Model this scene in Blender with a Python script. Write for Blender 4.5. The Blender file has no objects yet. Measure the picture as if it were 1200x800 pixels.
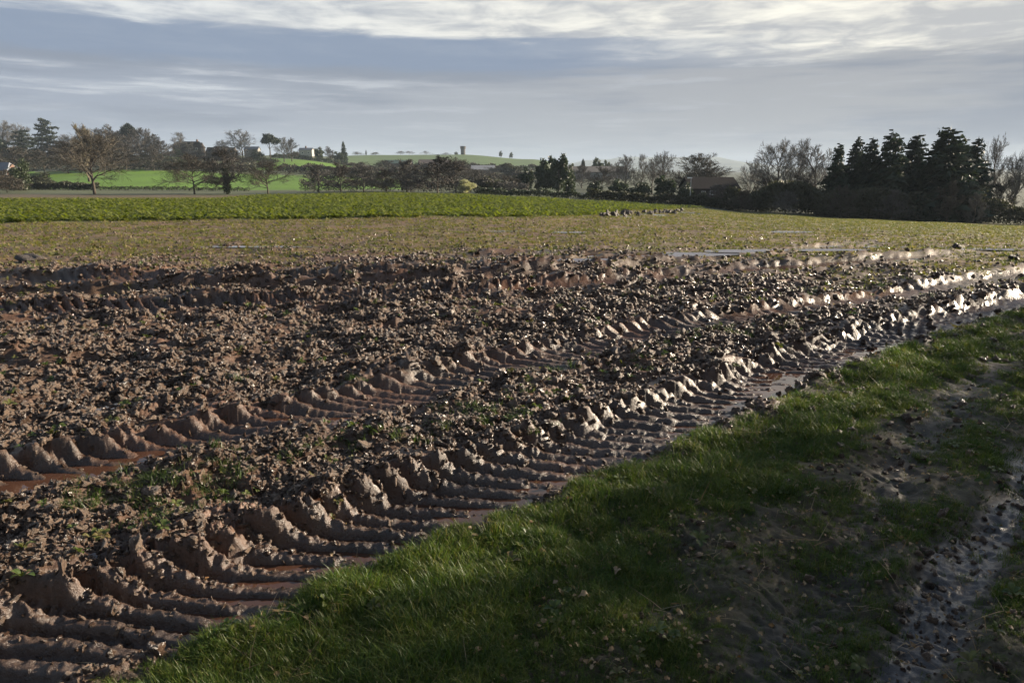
import bpy, math, random, time
import numpy as np
from mathutils import Vector, Matrix

T0 = time.time()
S = bpy.context.scene
C = S.collection
rng = np.random.default_rng(7)
R = math.radians

# ------------------------------------------------------------------ camera, sun, sky, exposure
CAM_H, F, PITCH = 1.6, 800.0, R(14.04)          # F: focal length in pixels of the 1200 px wide photograph
cam_d = bpy.data.cameras.new('camera')
cam = bpy.data.objects.new('camera', cam_d); C.objects.link(cam)
cam.location = (0, 0, CAM_H); cam.rotation_euler = (R(90) - PITCH, 0, 0)
cam_d.lens, cam_d.sensor_width = 24.0, 36.0
cam_d.clip_start, cam_d.clip_end = 0.05, 30000
S.camera = cam

SUN_AZ, SUN_EL = R(67), R(15)                    # azimuth from +Y towards +X
sun_dir = Vector((math.sin(SUN_AZ) * math.cos(SUN_EL), math.cos(SUN_AZ) * math.cos(SUN_EL), math.sin(SUN_EL)))
sl = bpy.data.lights.new('sun', 'SUN'); sl.energy = 5.0; sl.angle = R(0.6); sl.color = (1, .85, .66)
so = bpy.data.objects.new('sun', sl); C.objects.link(so)
so.rotation_euler = (-sun_dir).to_track_quat('-Z', 'Y').to_euler()

S.view_settings.view_transform = 'Standard'; S.view_settings.look = 'None'
S.view_settings.exposure = 1.65; S.view_settings.gamma = 1.0
S.cycles.use_denoising = True; S.cycles.denoiser = 'OPENIMAGEDENOISE'; S.cycles.denoising_prefilter = 'ACCURATE'
S.cycles.max_bounces = 6; S.cycles.diffuse_bounces = 2; S.cycles.glossy_bounces = 2
S.cycles.transmission_bounces = 3; S.cycles.transparent_max_bounces = 6; S.cycles.volume_bounces = 1
S.cycles.sample_clamp_indirect = 4.0

W = bpy.data.worlds.new('World'); S.world = W; W.use_nodes = True


class N:
    """tiny node-graph writer"""
    def __init__(s, nt): s.nt = nt
    def new(s, typ, **k):
        n = s.nt.nodes.new(typ)
        for a, b in k.items(): setattr(n, a, b)
        return n
    def put(s, sock, v):
        if isinstance(v, bpy.types.NodeSocket): s.nt.links.new(v, sock)
        elif isinstance(v, (tuple, list)) and len(v) == 3 and sock.type == 'RGBA': sock.default_value = (*v, 1)
        else: sock.default_value = v
    def math(s, op, a, b=0.0, c=None, clamp=False):
        n = s.new('ShaderNodeMath', operation=op, use_clamp=clamp)
        s.put(n.inputs[0], a); s.put(n.inputs[1], b)
        if c is not None: s.put(n.inputs[2], c)
        return n.outputs[0]
    def mix(s, f, a, b, blend='MIX'):
        n = s.new('ShaderNodeMix', data_type='RGBA', blend_type=blend)
        s.put(n.inputs['Factor'], f); s.put(n.inputs[6], a); s.put(n.inputs[7], b)
        return n.outputs[2]
    def sstep(s, v, lo, hi, a=0.0, b=1.0):
        n = s.new('ShaderNodeMapRange', interpolation_type='SMOOTHSTEP')
        for i, q in enumerate((v, lo, hi, a, b)): s.put(n.inputs[i], q)
        return n.outputs[0]
    def noise(s, vec, scale, detail=4, rough=.5, dist=0.0):
        n = s.new('ShaderNodeTexNoise')
        if vec is not None: s.put(n.inputs['Vector'], vec)
        n.inputs['Scale'].default_value = scale; n.inputs['Detail'].default_value = detail
        n.inputs['Roughness'].default_value = rough; n.inputs['Distortion'].default_value = dist
        return n.outputs[0]
    def attr(s, name): return s.new('ShaderNodeAttribute', attribute_name=name)


def build_world():
    nt = W.node_tree; nt.nodes.clear(); g = N(nt)
    out = g.new('ShaderNodeOutputWorld'); bg = g.new('ShaderNodeBackground')
    nt.links.new(bg.outputs[0], out.inputs[0])
    STR = .05; bg.inputs['Strength'].default_value = STR
    sky = g.new('ShaderNodeTexSky', sky_type='NISHITA', sun_disc=False)
    sky.sun_elevation = SUN_EL; sky.sun_rotation = SUN_AZ; sky.altitude = 60; sky.dust_density = 1.0
    d = g.new('ShaderNodeTexCoord').outputs['Generated']
    sep = g.new('ShaderNodeSeparateXYZ'); g.put(sep.inputs[0], d)
    x, y, z = sep.outputs
    zz = g.math('MAXIMUM', z, 0.0)
    k = g.math('DIVIDE', 1.0, g.math('ADD', zz, .05))
    cv = g.new('ShaderNodeCombineXYZ')
    g.put(cv.inputs[0], g.math('MULTIPLY', x, k)); g.put(cv.inputs[1], g.math('MULTIPLY', y, k))
    p = cv.outputs[0]                                   # the cloud layer as a flat sheet high above
    # banded coordinate: wide along the horizon, thin in height
    bv = g.new('ShaderNodeCombineXYZ')
    g.put(bv.inputs[0], g.math('MULTIPLY', x, 2.2)); g.put(bv.inputs[1], g.math('MULTIPLY', y, 2.2))
    g.put(bv.inputs[2], g.math('MULTIPLY', z, 26.0)); b = bv.outputs[0]
    n1 = g.noise(p, .95, 7, .58, .4)
    n2 = g.noise(p, 2.8, 6, .60, .5)
    n3 = g.noise(b, 1.0, 5, .55, .25)
    n4 = g.noise(b, 3.6, 6, .62, .4)
    # towards the sun (horizontal angle)
    s = g.math('ADD', g.math('MULTIPLY', x, math.sin(SUN_AZ)), g.math('MULTIPLY', y, math.cos(SUN_AZ)))
    glow = g.sstep(s, -.35, .85)
    left = g.sstep(s, .52, -.05)
    # high broken layer begins at about 8 degrees; its lower edge is ragged
    zb = g.math('ADD', z, g.math('MULTIPLY', g.math('SUBTRACT', n3, .5), .035))
    zb = g.math('ADD', zb, g.math('MULTIPLY', g.math('SUBTRACT', n4, .5), .045))
    high = g.sstep(zb, .130, .156)
    low = g.mix(glow, (.27, .315, .40), (.35, .365, .39))
    low = g.mix(g.sstep(z, .07, .0, 0, .5), low, g.mix(glow, (.25, .32, .42), (.31, .33, .37)))
    pale = g.math('MULTIPLY', g.sstep(g.math('ADD', n3, g.math('MULTIPLY', n4, .5)), .70, .92), left)
    pale = g.math('MULTIPLY', pale, g.math('MULTIPLY', g.sstep(zb, .085, .11), g.sstep(zb, .155, .135)))
    low = g.mix(pale, low, (.56, .60, .64))
    low = g.mix(g.sstep(n4, .50, .68, 0, .32), low, (.50, .53, .58))
    low = g.mix(g.sstep(n3, .54, .38, 0, .7), low, (.185, .22, .29))
    shape = g.sstep(g.math('ADD', g.math('ADD', g.math('MULTIPLY', n1, .36), g.math('MULTIPLY', n2, .44)), g.math('ADD', g.math('MULTIPLY', n4, .20), g.sstep(z, .165, .21, 0, .04))), .42, .63)
    cream = g.mix(glow, (.66, .69, .71), (.94, .91, .80))
    grey = g.mix(glow, (.33, .38, .46), (.47, .48, .49))
    hi = g.mix(shape, grey, cream)
    cl = g.mix(high, low, hi)
    zs = g.math('ADD', g.math('ADD', z, g.math('MULTIPLY', g.math('SUBTRACT', n4, .5), .030)), g.math('MULTIPLY', x, .006))
    band = g.math('MULTIPLY', g.sstep(zs, .122, .138), g.sstep(zs, .180, .166))       # slate band under the bright layer, away from the sun
    band = g.math('MULTIPLY', band, g.sstep(s, .78, .35))
    cl = g.mix(g.math('MULTIPLY', band, .92), cl, (.20, .26, .37))
    cl = g.mix(1.0, cl, (.36 / STR,) * 3, 'MULTIPLY')
    # gaps of open sky well above the picture
    gap = g.math('MULTIPLY', g.sstep(z, .24, .45), g.sstep(n1, .62, .44))
    gap = g.math('MAXIMUM', gap, g.sstep(z, .28, .6, 0, .95))
    col = g.mix(g.math('MULTIPLY', gap, .95), cl, sky.outputs[0])
    g.put(bg.inputs['Color'], col)


build_world()

# ------------------------------------------------------------------ from photograph pixels to places
CP, SP = math.cos(PITCH), math.sin(PITCH)


def ray(px, py):                                   # X/Y slope and Z/Y slope of a pixel's sight line
    v = (py - 400.0) / F
    fw = CP - SP * v
    return (px - 600.0) / F / fw, -(SP + CP * v) / fw


def at(px, py, Y):
    a, e = ray(px, py); return Vector((a * Y, Y, CAM_H + e * Y))


# terrain: per bearing, the distance and sight-line height of the land, as (Y, pixel row)
COLS = {
    -700: [(105, 227), (150, 220), (220, 210), (330, 190), (450, 184), (900, 186), (6500, 197)],
    0:    [(105, 228), (150, 221), (220, 211), (330, 190), (450, 184), (900, 186), (6500, 197)],
    150:  [(106, 229), (150, 222), (250, 201.5), (340, 186), (450, 182), (900, 185), (6500, 198)],
    330:  [(110, 229), (160, 222), (260, 205), (300, 200), (420, 186), (500, 182), (900, 185), (6500, 198)],
    450:  [(113, 227), (170, 220), (300, 205), (500, 195), (800, 181.5), (1200, 186), (6500, 198)],
    540:  [(114, 228.5), (170, 222), (300, 207), (500, 196), (800, 181), (1200, 186), (6500, 198)],
    620:  [(112, 232), (170, 224), (300, 209), (500, 198), (800, 186.5), (1200, 191), (6500, 198.5)],
    700:  [(108, 236.5), (160, 228), (250, 213), (500, 204), (800, 200), (1500, 199), (6500, 199)],
    800:  [(104, 242), (160, 232), (300, 216), (800, 205), (1500, 202), (6500, 199.5)],
    900:  [(98, 250), (160, 236), (300, 218), (800, 206), (1500, 202), (6500, 200)],
    1000: [(93, 256), (160, 239), (300, 220), (800, 206), (1500, 202), (6500, 200)],
    1100: [(90, 260), (160, 241), (300, 221), (800, 206), (1500, 202), (6500, 200)],
    1200: [(87, 264), (160, 243), (300, 222), (800, 206), (1500, 202), (6500, 200)],
    1900: [(85, 268), (160, 245), (300, 223), (800, 206), (1500, 202), (6500, 200)],
}
LG = np.linspace(math.log(10), math.log(6500), 260)


def _table():
    aa, zz, ed = [], [], []
    for px, pts in COLS.items():
        aa.append(ray(px, 200)[0])
        Ys = [p[0] for p in pts]; ys = [p[1] for p in pts]
        rows = np.interp(LG, np.log(Ys), ys)
        e = np.array([ray(600, r)[1] for r in rows])
        Y = np.exp(LG); z = CAM_H + e * Y
        z_e = CAM_H + ray(600, ys[0])[1] * Ys[0]
        fld = Y < Ys[0]
        z[fld] = z_e * np.clip((Y[fld] - 13) / (Ys[0] - 13), 0, 1) ** 1.04
        zz.append(z); ed.append(Ys[0])
    return np.array(aa), np.array(zz), np.array(ed)


TA, TZ, TE = _table()


def base_z(X, Y):
    X = np.asarray(X, float); Y = np.asarray(Y, float)
    rr = np.hypot(X, Y)
    Yc = np.maximum(Y, .35 * rr); Yc = np.maximum(Yc, 1e-3)
    a = np.clip(X / Yc, TA[0], TA[-1])
    l = np.clip(np.log(np.maximum(Yc, 10)), LG[0], LG[-1] - 1e-6)
    li = (l - LG[0]) / (LG[1] - LG[0]); i = li.astype(int); fi = li - i
    j = np.clip(np.searchsorted(TA, a) - 1, 0, len(TA) - 2)
    fj = (a - TA[j]) / (TA[j + 1] - TA[j]); fj = fj * fj * (3 - 2 * fj)
    z = (TZ[j, i] * (1 - fi) + TZ[j, i + 1] * fi) * (1 - fj) + (TZ[j + 1, i] * (1 - fi) + TZ[j + 1, i + 1] * fi) * fj
    return z * np.clip((rr - 10) / 6, 0, 1)


def edge_Y(X, Y):
    a = np.clip(np.asarray(X) / np.maximum(np.asarray(Y), 1e-3), TA[0], TA[-1]); return np.interp(a, TA, TE)


def bz(x, y): return float(base_z(np.array([x]), np.array([y]))[0])


def ground_at(px, py):                               # where a pixel's sight line meets the land
    a, e = ray(px, py)
    Y = np.exp(np.linspace(math.log(.8), math.log(6000), 6000))
    below = (CAM_H + e * Y) <= base_z(a * Y, Y)
    k = int(np.argmax(below)) if below.any() else len(Y) - 1
    return np.array([a * Y[k], Y[k]])


# ------------------------------------------------------------------ noise
def _hash(ix, iy, seed):
    h = (ix.astype(np.int64) * 374761393 + iy.astype(np.int64) * 668265263 + seed * 974711) & 0xFFFFFFFF
    h = ((h ^ (h >> 13)) * 1274126177) & 0xFFFFFFFF
    return (h ^ (h >> 16)).astype(np.uint32)


def perlin(x, y, seed=0):
    x0 = np.floor(x); y0 = np.floor(y); fx = x - x0; fy = y - y0
    ix = x0.astype(np.int64); iy = y0.astype(np.int64)
    def gr(dx, dy):
        th = _hash(ix + dx, iy + dy, seed).astype(np.float64) * (2 * math.pi / 4294967296.0)
        return np.cos(th) * (fx - dx) + np.sin(th) * (fy - dy)
    u = fx * fx * fx * (fx * (fx * 6 - 15) + 10); v = fy * fy * fy * (fy * (fy * 6 - 15) + 10)
    a = gr(0, 0); b = gr(1, 0); c = gr(0, 1); d = gr(1, 1)
    return ((a + (b - a) * u) * (1 - v) + (c + (d - c) * u) * v) * 1.5      # about -1..1


def sstep(x, lo, hi):
    t = np.clip((x - lo) / (hi - lo), 0, 1); return t * t * (3 - 2 * t)


# ------------------------------------------------------------------ wheel ruts
def flatpt(px, py): return ground_at(px, py)


class Rut:
    def __init__(s, pix, hw, depth, lug, ext=(14, 40)):
        p = np.array([flatpt(*q) for q in pix])
        d0 = (p[0] - p[1]) / np.linalg.norm(p[0] - p[1]); d1 = (p[-1] - p[-2]) / np.linalg.norm(p[-1] - p[-2])
        p = np.vstack([p[0] + d0 * ext[0], p, p[-1] + d1 * ext[1]])
        L = np.concatenate([[0], np.cumsum(np.linalg.norm(np.diff(p, axis=0), axis=1))])
        t = np.arange(0, L[-1], .35)
        q = np.stack([np.interp(t, L, p[:, k]) for k in (0, 1)], 1)
        for _ in range(6):
            q[1:-1] = (q[:-2] + 2 * q[1:-1] + q[2:]) / 4
        s.q = q; s.s = np.concatenate([[0], np.cumsum(np.linalg.norm(np.diff(q, axis=0), axis=1))])
        s.hw, s.depth, s.lug, s.ext = hw, depth, lug, ext
        s.len = s.s[-1]

    def sw(s, X, Y, reach=1.6):
        """arc length and signed offset (+ = left of travel); 9e9 where out of reach"""
        ss = np.zeros_like(X); ww = np.full_like(X, 9e9); best = np.full_like(X, 9e9)
        lo = s.q.min(0) - reach; hi = s.q.max(0) + reach
        idx = np.nonzero((X > lo[0]) & (X < hi[0]) & (Y > lo[1]) & (Y < hi[1]))[0]
        for k in range(len(s.q) - 1):
            a, b = s.q[k], s.q[k + 1]
            m = (a + b) / 2; r = reach + .25
            sel = idx[(np.abs(X[idx] - m[0]) < r) & (np.abs(Y[idx] - m[1]) < r)]
            if not len(sel): continue
            d = b - a; l = np.hypot(*d); d = d / l
            px = X[sel] - a[0]; py = Y[sel] - a[1]
            t = np.clip(px * d[0] + py * d[1], 0, l)
            dist = np.hypot(px - t * d[0], py - t * d[1])
            upd = dist < best[sel]; u = sel[upd]
            best[u] = dist[upd]; ss[u] = s.s[k] + t[upd]
            ww[u] = dist[upd] * np.sign(-d[1] * px[upd] + d[0] * py[upd])
        return ss, ww

    def point(s, t, w=0.0):
        k = np.clip(np.searchsorted(s.s, t) - 1, 0, len(s.q) - 2)
        f = (t - s.s[k]) / (s.s[k + 1] - s.s[k]); d = s.q[k + 1] - s.q[k]
        p = s.q[k] + d * f; d = d / np.hypot(*d)
        return p[0] - d[1] * w, p[1] + d[0] * w


RUTS = [
    Rut([(-60, 800), (90, 738), (210, 690), (330, 650), (450, 610), (515, 586), (617, 551), (775, 490), (925, 430), (1060, 385), (1190, 352)], .27, .118, .055),
    Rut([(-60, 575), (110, 540), (270, 508), (420, 468), (560, 434), (700, 401), (860, 372), (1000, 350), (1190, 321)], .25, .10, .05),
    Rut([(-80, 336), (120, 334), (300, 330), (420, 327), (560, 322), (700, 311), (850, 300), (960, 290), (1060, 282)], .32, .11, .03, (12, 6)),
    Rut([(-80, 366), (200, 362), (420, 350), (560, 343), (700, 331), (900, 314), (1050, 303), (1190, 293)], .33, .10, .03, (12, 6)),
    Rut([(380, 313), (560, 303), (700, 294), (800, 287)], .28, .05, .02, (4, 2)),
]
TRACKS = [Rut([(900, 790), (960, 700), (1030, 590), (1090, 500), (1150, 430), (1195, 395)], .10, .025, 0, (4, 14)),
          Rut([(1050, 798), (1110, 690), (1200, 560), (1290, 470)], .11, .055, 0, (4, 14))]
CROP_A = np.array([ray(p, 200)[0] for p in (-700, 0, 200, 400, 600, 690, 720, 780, 840)])
CROP_Y = np.array([np.hypot(*ground_at(p, q)) * 0 + ground_at(p, q)[1] for p, q in
                   ((-700, 263), (0, 261), (200, 258), (400, 256), (600, 255), (690, 253), (720, 249), (780, 245.5), (840, 243.5))])


def crop_mask(X, Y):
    a = X / np.maximum(Y, 1e-3)
    Yc = np.interp(a, CROP_A, CROP_Y, right=9e9)
    back = np.interp(a, [TA[0], ray(0, 0)[0], ray(250, 200)[0], ray(360, 200)[0]], [60, 60, 66, 140])
    m = (Y > Yc) & (a < CROP_A[-1]) & (Y < np.minimum(back, edge_Y(X, Y) - 1))
    return m


def detail(X, Y, spacing, full=False):
    """small relief of the ground; returns height and a dict of masks"""
    n = len(X); h = np.zeros(n)
    rr = np.hypot(X, Y); near = np.nonzero(rr < 75)[0]
    m = {k: np.zeros(n) for k in ('verge', 'floor', 'wet', 'track', 'clod', 'crop', 'bar')}
    if not len(near): return h, m
    x = X[near]; y = Y[near]; sp = spacing[near]; r = rr[near]
    wx = x + .10 * perlin(x * 3.1, y * 3.1, 50); wy = y + .10 * perlin(x * 3.1, y * 3.1, 51)
    s1, w1 = RUTS[0].sw(x, y, 9.0)
    lowf = perlin(x * .7, y * .7, 3)
    ragged = .14 * perlin(x * 2.2, y * 2.2, 9) + .07 * perlin(x * 7, y * 7, 10)
    behind = (w1 > 8e9) & (y < 3 + .75 * x)
    verge = np.where(behind, 1.0, sstep(-w1, .27 + ragged * 1.15, .46 + ragged * 1.15))
    verge = np.where(w1 > 8e9, behind * 1.0, verge)
    crop = crop_mask(x, y) * 1.0
    field = np.clip(1 - verge, 0, 1)
    stub = sstep(r, 9.5 - .05 * x + 2.0 * lowf, 17 - .12 * x + 2.0 * lowf)     # drilled, flatter ground farther out
    amp = field * (1 - .62 * stub) * (1 - .4 * crop)
    patch = .75 + .55 * perlin(x * .9, y * .9, 21) + .25 * perlin(x * 2.3, y * 2.3, 22)
    patch = np.clip(patch, .25, 1.5)
    def fade(wl): return np.clip((wl / np.maximum(sp, 1e-4) - 1.6) / 2.0, 0, 1)
    hh = .05 * lowf * field
    hh += .045 * perlin(wx * 2.1, wy * 2.1, 1) * (amp + .5 * verge)
    rough2 = 1 + .9 * sstep(r, 5, 9) * (1 - sstep(x, 1, 6))
    for wl, A, sd in ((.42, .036 * rough2, 4), (.21, .034 * rough2, 5), (.11, .034, 6), (.055, .025, 7), (.028, .014, 8), (.015, .007, 11)):
        nz = perlin(wx / wl, wy / wl, sd)
        bil = 1 - 2 * np.abs(nz) ** .65                       # ridged: sharp crumbs
        hh += A * (bil * .62 + nz * .55) * amp * patch * fade(wl)
        hh += A * (nz * .28 + bil * .16) * verge * fade(wl)
    clear = np.zeros_like(x); floor_all = np.zeros_like(x); wet = np.zeros_like(x); bar_all = np.zeros_like(x)
    th = R(46)
    for i, rut in enumerate(RUTS):
        if i == 0: s, w = s1, w1
        else: s, w = rut.sw(x, y, 1.7)
        ok = np.abs(w) < 1.9
        if not ok.any(): continue
        wob = .07 * perlin(s * 1.3, np.zeros_like(s) + i, 30 + i)
        w_ = w + np.where(ok, wob, 0)
        endf = np.ones_like(x)
        if i >= 2: endf = sstep(s, rut.ext[0] - 2, rut.ext[0] + 3) * sstep(rut.len - s, rut.ext[1] - 1, rut.ext[1] + 3)
        if i == 3: endf *= 1 - .0 * s
        rag = .05 * perlin(x * 5, y * 5, 40 + i)
        fl = (1 - sstep(np.abs(w_) + rag, rut.hw - .05, rut.hw + .10)) * endf * ok
        bermL = np.exp(-((w_ - rut.hw - .17) / .15) ** 2) * endf * ok
        bermR = np.exp(-((w_ + rut.hw + .13) / .12) ** 2) * endf * ok
        lump = .55 + .8 * np.clip(perlin(s * 2.6, w_ * 2.6, 60 + i) + .3, 0, 1.2)
        hh = hh * (1 - (.78 if i < 2 else .88) * fl)
        dv = rut.depth * (1 + .30 * perlin(s * .55, np.zeros_like(s), 70 + i))
        bl = (.045, .03, .05, .08, .04)[i]; br = (.03, .03, .06, .05, .03)[i]
        hh += bl * bermL * lump + br * bermR * lump
        # the print of the tyre: grooves cut by the lugs, and the bars left between them, which ramp up the far bank
        per = .118
        ph = (s * math.sin(th) + w_ * math.cos(th)) / per
        ph = ph + .20 * perlin(s * 1.2, w_ * 1.2, 80 + i) + .05 * perlin(x * 9, y * 9, 84)
        saw = ph % 1.0
        tid = np.floor(ph).astype(np.int64); each = (_hash(tid, tid * 0 + i, 5) / 4294967296.0)
        prs = sstep(saw, .06, .26) * (1 - sstep(saw, .60, .74))
        wear = np.clip(.95 + .5 * perlin(s * .7, w_ * 1.2, 90 + i), .25, 1.15)
        if i == 1: wear = np.maximum(wear, .6) * (.5 + .5 * sstep(s, 14.2, 16.0))
        fd = fade(.20)
        up = sstep(w_, .08, rut.hw + .07)
        low_ = ((.60 - .26 * sstep(x, -1.1, .2)) if i == 0 else .48) + .40 * sstep(w_, -.14, .08) + .25 * (each - .5)
        barh = dv * (rut.lug / rut.depth * low_ * wear + up * (.34, .52, .6, .8, .5)[i] * (.45 + .35 * wear + .55 * each))
        tz = (1 - sstep(w_, rut.hw + .06, rut.hw + .20)) * sstep(w_, -rut.hw - .06, -rut.hw + .03)
        cut = fl + (1 - fl) * np.exp(-((w_ - rut.hw - .02) / .065) ** 2) * (w_ > 0) * endf * ok * (.25 + .6 * each + .3 * sstep(x, -.8, .6) * (1 - each))      # grooves bite into the bank
        groove = -dv * np.maximum(fl, cut * .9)
        barz = -dv * fl + barh * np.maximum(fl, cut) * tz
        k_ = prs * fd + (1 - fd) * .5
        grit = .020 * perlin(x / .11, y / .11, 89) + .018 * (1 - 2 * np.abs(perlin(x / .06, y / .06, 87)) ** .7) * fade(.06) + .009 * perlin(x / .03, y / .03, 88) * fade(.03)
        hh += groove * (1 - k_) + barz * k_ + grit * (.3 + up) * np.maximum(fl, cut)
        bar = prs; env = np.maximum(fl, cut) * tz
        clear = np.maximum(clear, np.exp(-((w_ - .06) / (rut.hw + .06)) ** 4) * endf * ok * (1 if i < 2 else .6))
        floor_all = np.maximum(floor_all, fl); bar_all = np.maximum(bar_all, prs * env)
        wet = np.maximum(wet, np.clip(fl * 1.0 + .55 * np.maximum(bermL, bermR), 0, 1))
    # step up beyond the third rut: the broken edge that faces the camera
    s, w = RUTS[2].sw(x, y, 3.0)
    on = (np.abs(w) < 3)
    stepx = sstep(w, -.56, -.44) * (1 - sstep(w, .6, 2.9)) * on * (.7 + .5 * perlin(s * .8, w, 33))
    hh += .15 * stepx * (1 - sstep(x, 2, 4))
    hh += .10 * (1 - np.abs(np.clip((w + .55) / .12, -1, 1))) * on * np.clip(perlin(s * 3.5, s * 0, 35) + .2, 0, 1)
    tr = np.zeros_like(x)
    for k, t in enumerate(TRACKS):
        s, w = t.sw(x, y, 1.2)
        wv = w + .08 * perlin(x * 2, y * 2, 100 + k)
        f = (1 - sstep(np.abs(wv), t.hw - .06, t.hw + .10)) * (np.abs(w) < 1.1)
        hh -= t.depth * f
        wl = .045
        nz = perlin(x * .8 / .035 + y * .5 / .035, y / .02, 120)
        hh += (.006 * nz + .008 * perlin(x / .07, y / .05, 121)) * f * fade(.05)
        tr = np.maximum(tr, f * (.5, 1.0)[k])
    h[near] = hh * (1 - sstep(r, 55, 75))
    m['verge'][near] = verge; m['floor'][near] = floor_all; m['wet'][near] = wet; m['track'][near] = tr * verge
    m['crop'][near] = crop; m['clod'][near] = amp * patch * (1 - .95 * np.maximum(floor_all, clear)); m['bar'][near] = bar_all
    m['stub'] = np.zeros(n); m['stub'][near] = stub * field
    m['w1'] = np.full(n, 9e9); m['w1'][near] = w1
    return h, m


def step_of(r): return np.maximum(.0075, r * r / (CAM_H * F) * (1.32 - .56 * sstep(r, 4, 6) * (1 - sstep(r, 13, 17))))


def spacing_of(X, Y): return step_of(np.hypot(X, Y))


def ground_z(X, Y):
    X = np.asarray(X, float); Y = np.asarray(Y, float)
    h, m = detail(X, Y, spacing_of(X, Y)); return base_z(X, Y) + h, m


# ------------------------------------------------------------------ materials
def mat(name):
    m = bpy.data.materials.new(name); m.use_nodes = True
    nt = m.node_tree; p = nt.nodes['Principled BSDF']; return m, N(nt), p


def simple(name, col, rough=.8, var=.35, scale=3.0, rnd=.25, spec=.3, bump=0.0, bscale=40):
    m, g, p = mat(name)
    tc = g.new('ShaderNodeTexCoord').outputs['Object']
    n = g.noise(tc, scale, 4, .6)
    oi = g.new('ShaderNodeObjectInfo').outputs['Random']
    v = g.math('ADD', g.sstep(n, .3, .7, 1 - var, 1 + var), g.math('MULTIPLY', g.math('SUBTRACT', oi, .5), rnd * 2))
    hs = g.new('ShaderNodeHueSaturation'); g.put(hs.inputs['Value'], v); g.put(hs.inputs['Color'], col)
    g.put(p.inputs['Base Color'], hs.outputs[0]); p.inputs['Roughness'].default_value = rough
    p.inputs['Specular IOR Level'].default_value = spec
    if bump:
        b = g.new('ShaderNodeBump'); b.inputs['Distance'].default_value = bump
        g.put(b.inputs['Height'], g.noise(tc, bscale, 4, .6)); g.put(p.inputs['Normal'], b.outputs[0])
    return m


def leafy(name, cols, trans=.35, rough=.5, spec=.4):
    """leaves: colour varies from plant to plant, some light passes through"""
    m, g, p = mat(name)
    oi = g.new('ShaderNodeObjectInfo').outputs['Random']
    geo = g.new('ShaderNodeNewGeometry').outputs['Random Per Island']
    rnd = g.math('ADD', g.math('MULTIPLY', oi, .6), g.math('MULTIPLY', geo, .4))
    cr = g.new('ShaderNodeValToRGB'); g.put(cr.inputs[0], rnd)
    el = cr.color_ramp.elements
    while len(el) < len(cols): el.new(.5)
    for i, c in enumerate(cols): el[i].position = i / (len(cols) - 1); el[i].color = (*c, 1)
    g.put(p.inputs['Base Color'], cr.outputs[0]); p.inputs['Roughness'].default_value = rough
    p.inputs['Specular IOR Level'].default_value = spec
    tr = g.new('ShaderNodeBsdfTranslucent')
    g.put(tr.inputs['Color'], g.mix(1.0, cr.outputs[0], (1.25, 1.35, .7), 'MULTIPLY'))
    mx = g.new('ShaderNodeMixShader'); mx.inputs[0].default_value = trans
    g.nt.links.new(p.outputs[0], mx.inputs[1]); g.nt.links.new(tr.outputs[0], mx.inputs[2])
    g.nt.links.new(mx.outputs[0], g.nt.nodes['Material Output'].inputs[0])
    return m


def ground_material():
    m, g, p = mat('ground')
    pos = g.new('ShaderNodeNewGeometry').outputs['Position']
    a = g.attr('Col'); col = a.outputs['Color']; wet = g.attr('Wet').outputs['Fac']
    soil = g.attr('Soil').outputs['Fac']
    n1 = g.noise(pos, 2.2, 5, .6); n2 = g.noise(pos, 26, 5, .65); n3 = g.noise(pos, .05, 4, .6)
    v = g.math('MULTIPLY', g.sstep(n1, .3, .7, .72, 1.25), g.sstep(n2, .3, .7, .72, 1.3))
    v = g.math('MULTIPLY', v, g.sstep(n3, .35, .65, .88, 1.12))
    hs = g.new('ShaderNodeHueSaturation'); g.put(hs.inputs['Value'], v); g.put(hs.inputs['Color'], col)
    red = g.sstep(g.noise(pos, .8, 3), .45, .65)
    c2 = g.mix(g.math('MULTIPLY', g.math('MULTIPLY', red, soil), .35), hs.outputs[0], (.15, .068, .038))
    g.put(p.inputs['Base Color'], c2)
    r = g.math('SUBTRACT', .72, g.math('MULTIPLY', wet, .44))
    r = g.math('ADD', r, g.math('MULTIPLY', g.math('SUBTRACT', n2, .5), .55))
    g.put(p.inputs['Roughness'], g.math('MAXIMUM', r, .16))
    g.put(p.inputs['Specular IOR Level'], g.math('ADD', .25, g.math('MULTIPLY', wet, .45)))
    b = g.new('ShaderNodeBump'); b.inputs['Distance'].default_value = .010; b.inputs['Strength'].default_value = .8
    hgt = g.math('ADD', g.noise(pos, 60, 5, .65), g.math('MULTIPLY', g.noise(pos, 230, 3, .6), .35))
    g.put(b.inputs['Height'], g.math('MULTIPLY', hgt, soil)); g.put(p.inputs['Normal'], b.outputs[0])
    return m


def clod_material():
    m, g, p = mat('clods')
    oi = g.new('ShaderNodeObjectInfo').outputs['Random']
    tc = g.new('ShaderNodeTexCoord').outputs['Object']
    n = g.noise(tc, 3.0, 5, .65)
    c = g.mix(oi, (.066, .038, .025), (.205, .136, .090))
    hs = g.new('ShaderNodeHueSaturation'); g.put(hs.inputs['Value'], g.sstep(n, .3, .7, .65, 1.25)); g.put(hs.inputs['Color'], c)
    g.put(p.inputs['Base Color'], hs.outputs[0])
    g.put(p.inputs['Roughness'], g.sstep(g.math('ADD', g.math('MULTIPLY', oi, .5), g.math('MULTIPLY', n, .5)), .3,   .7, .18, .56))
    p.inputs['Specular IOR Level'].default_value = .75
    b = g.new('ShaderNodeBump'); b.inputs['Distance'].default_value = .25; b.inputs['Strength'].default_value = .7
    g.put(b.inputs['Height'], g.noise(tc, 5, 5, .7)); g.put(p.inputs['Normal'], b.outputs[0])
    return m


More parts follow.
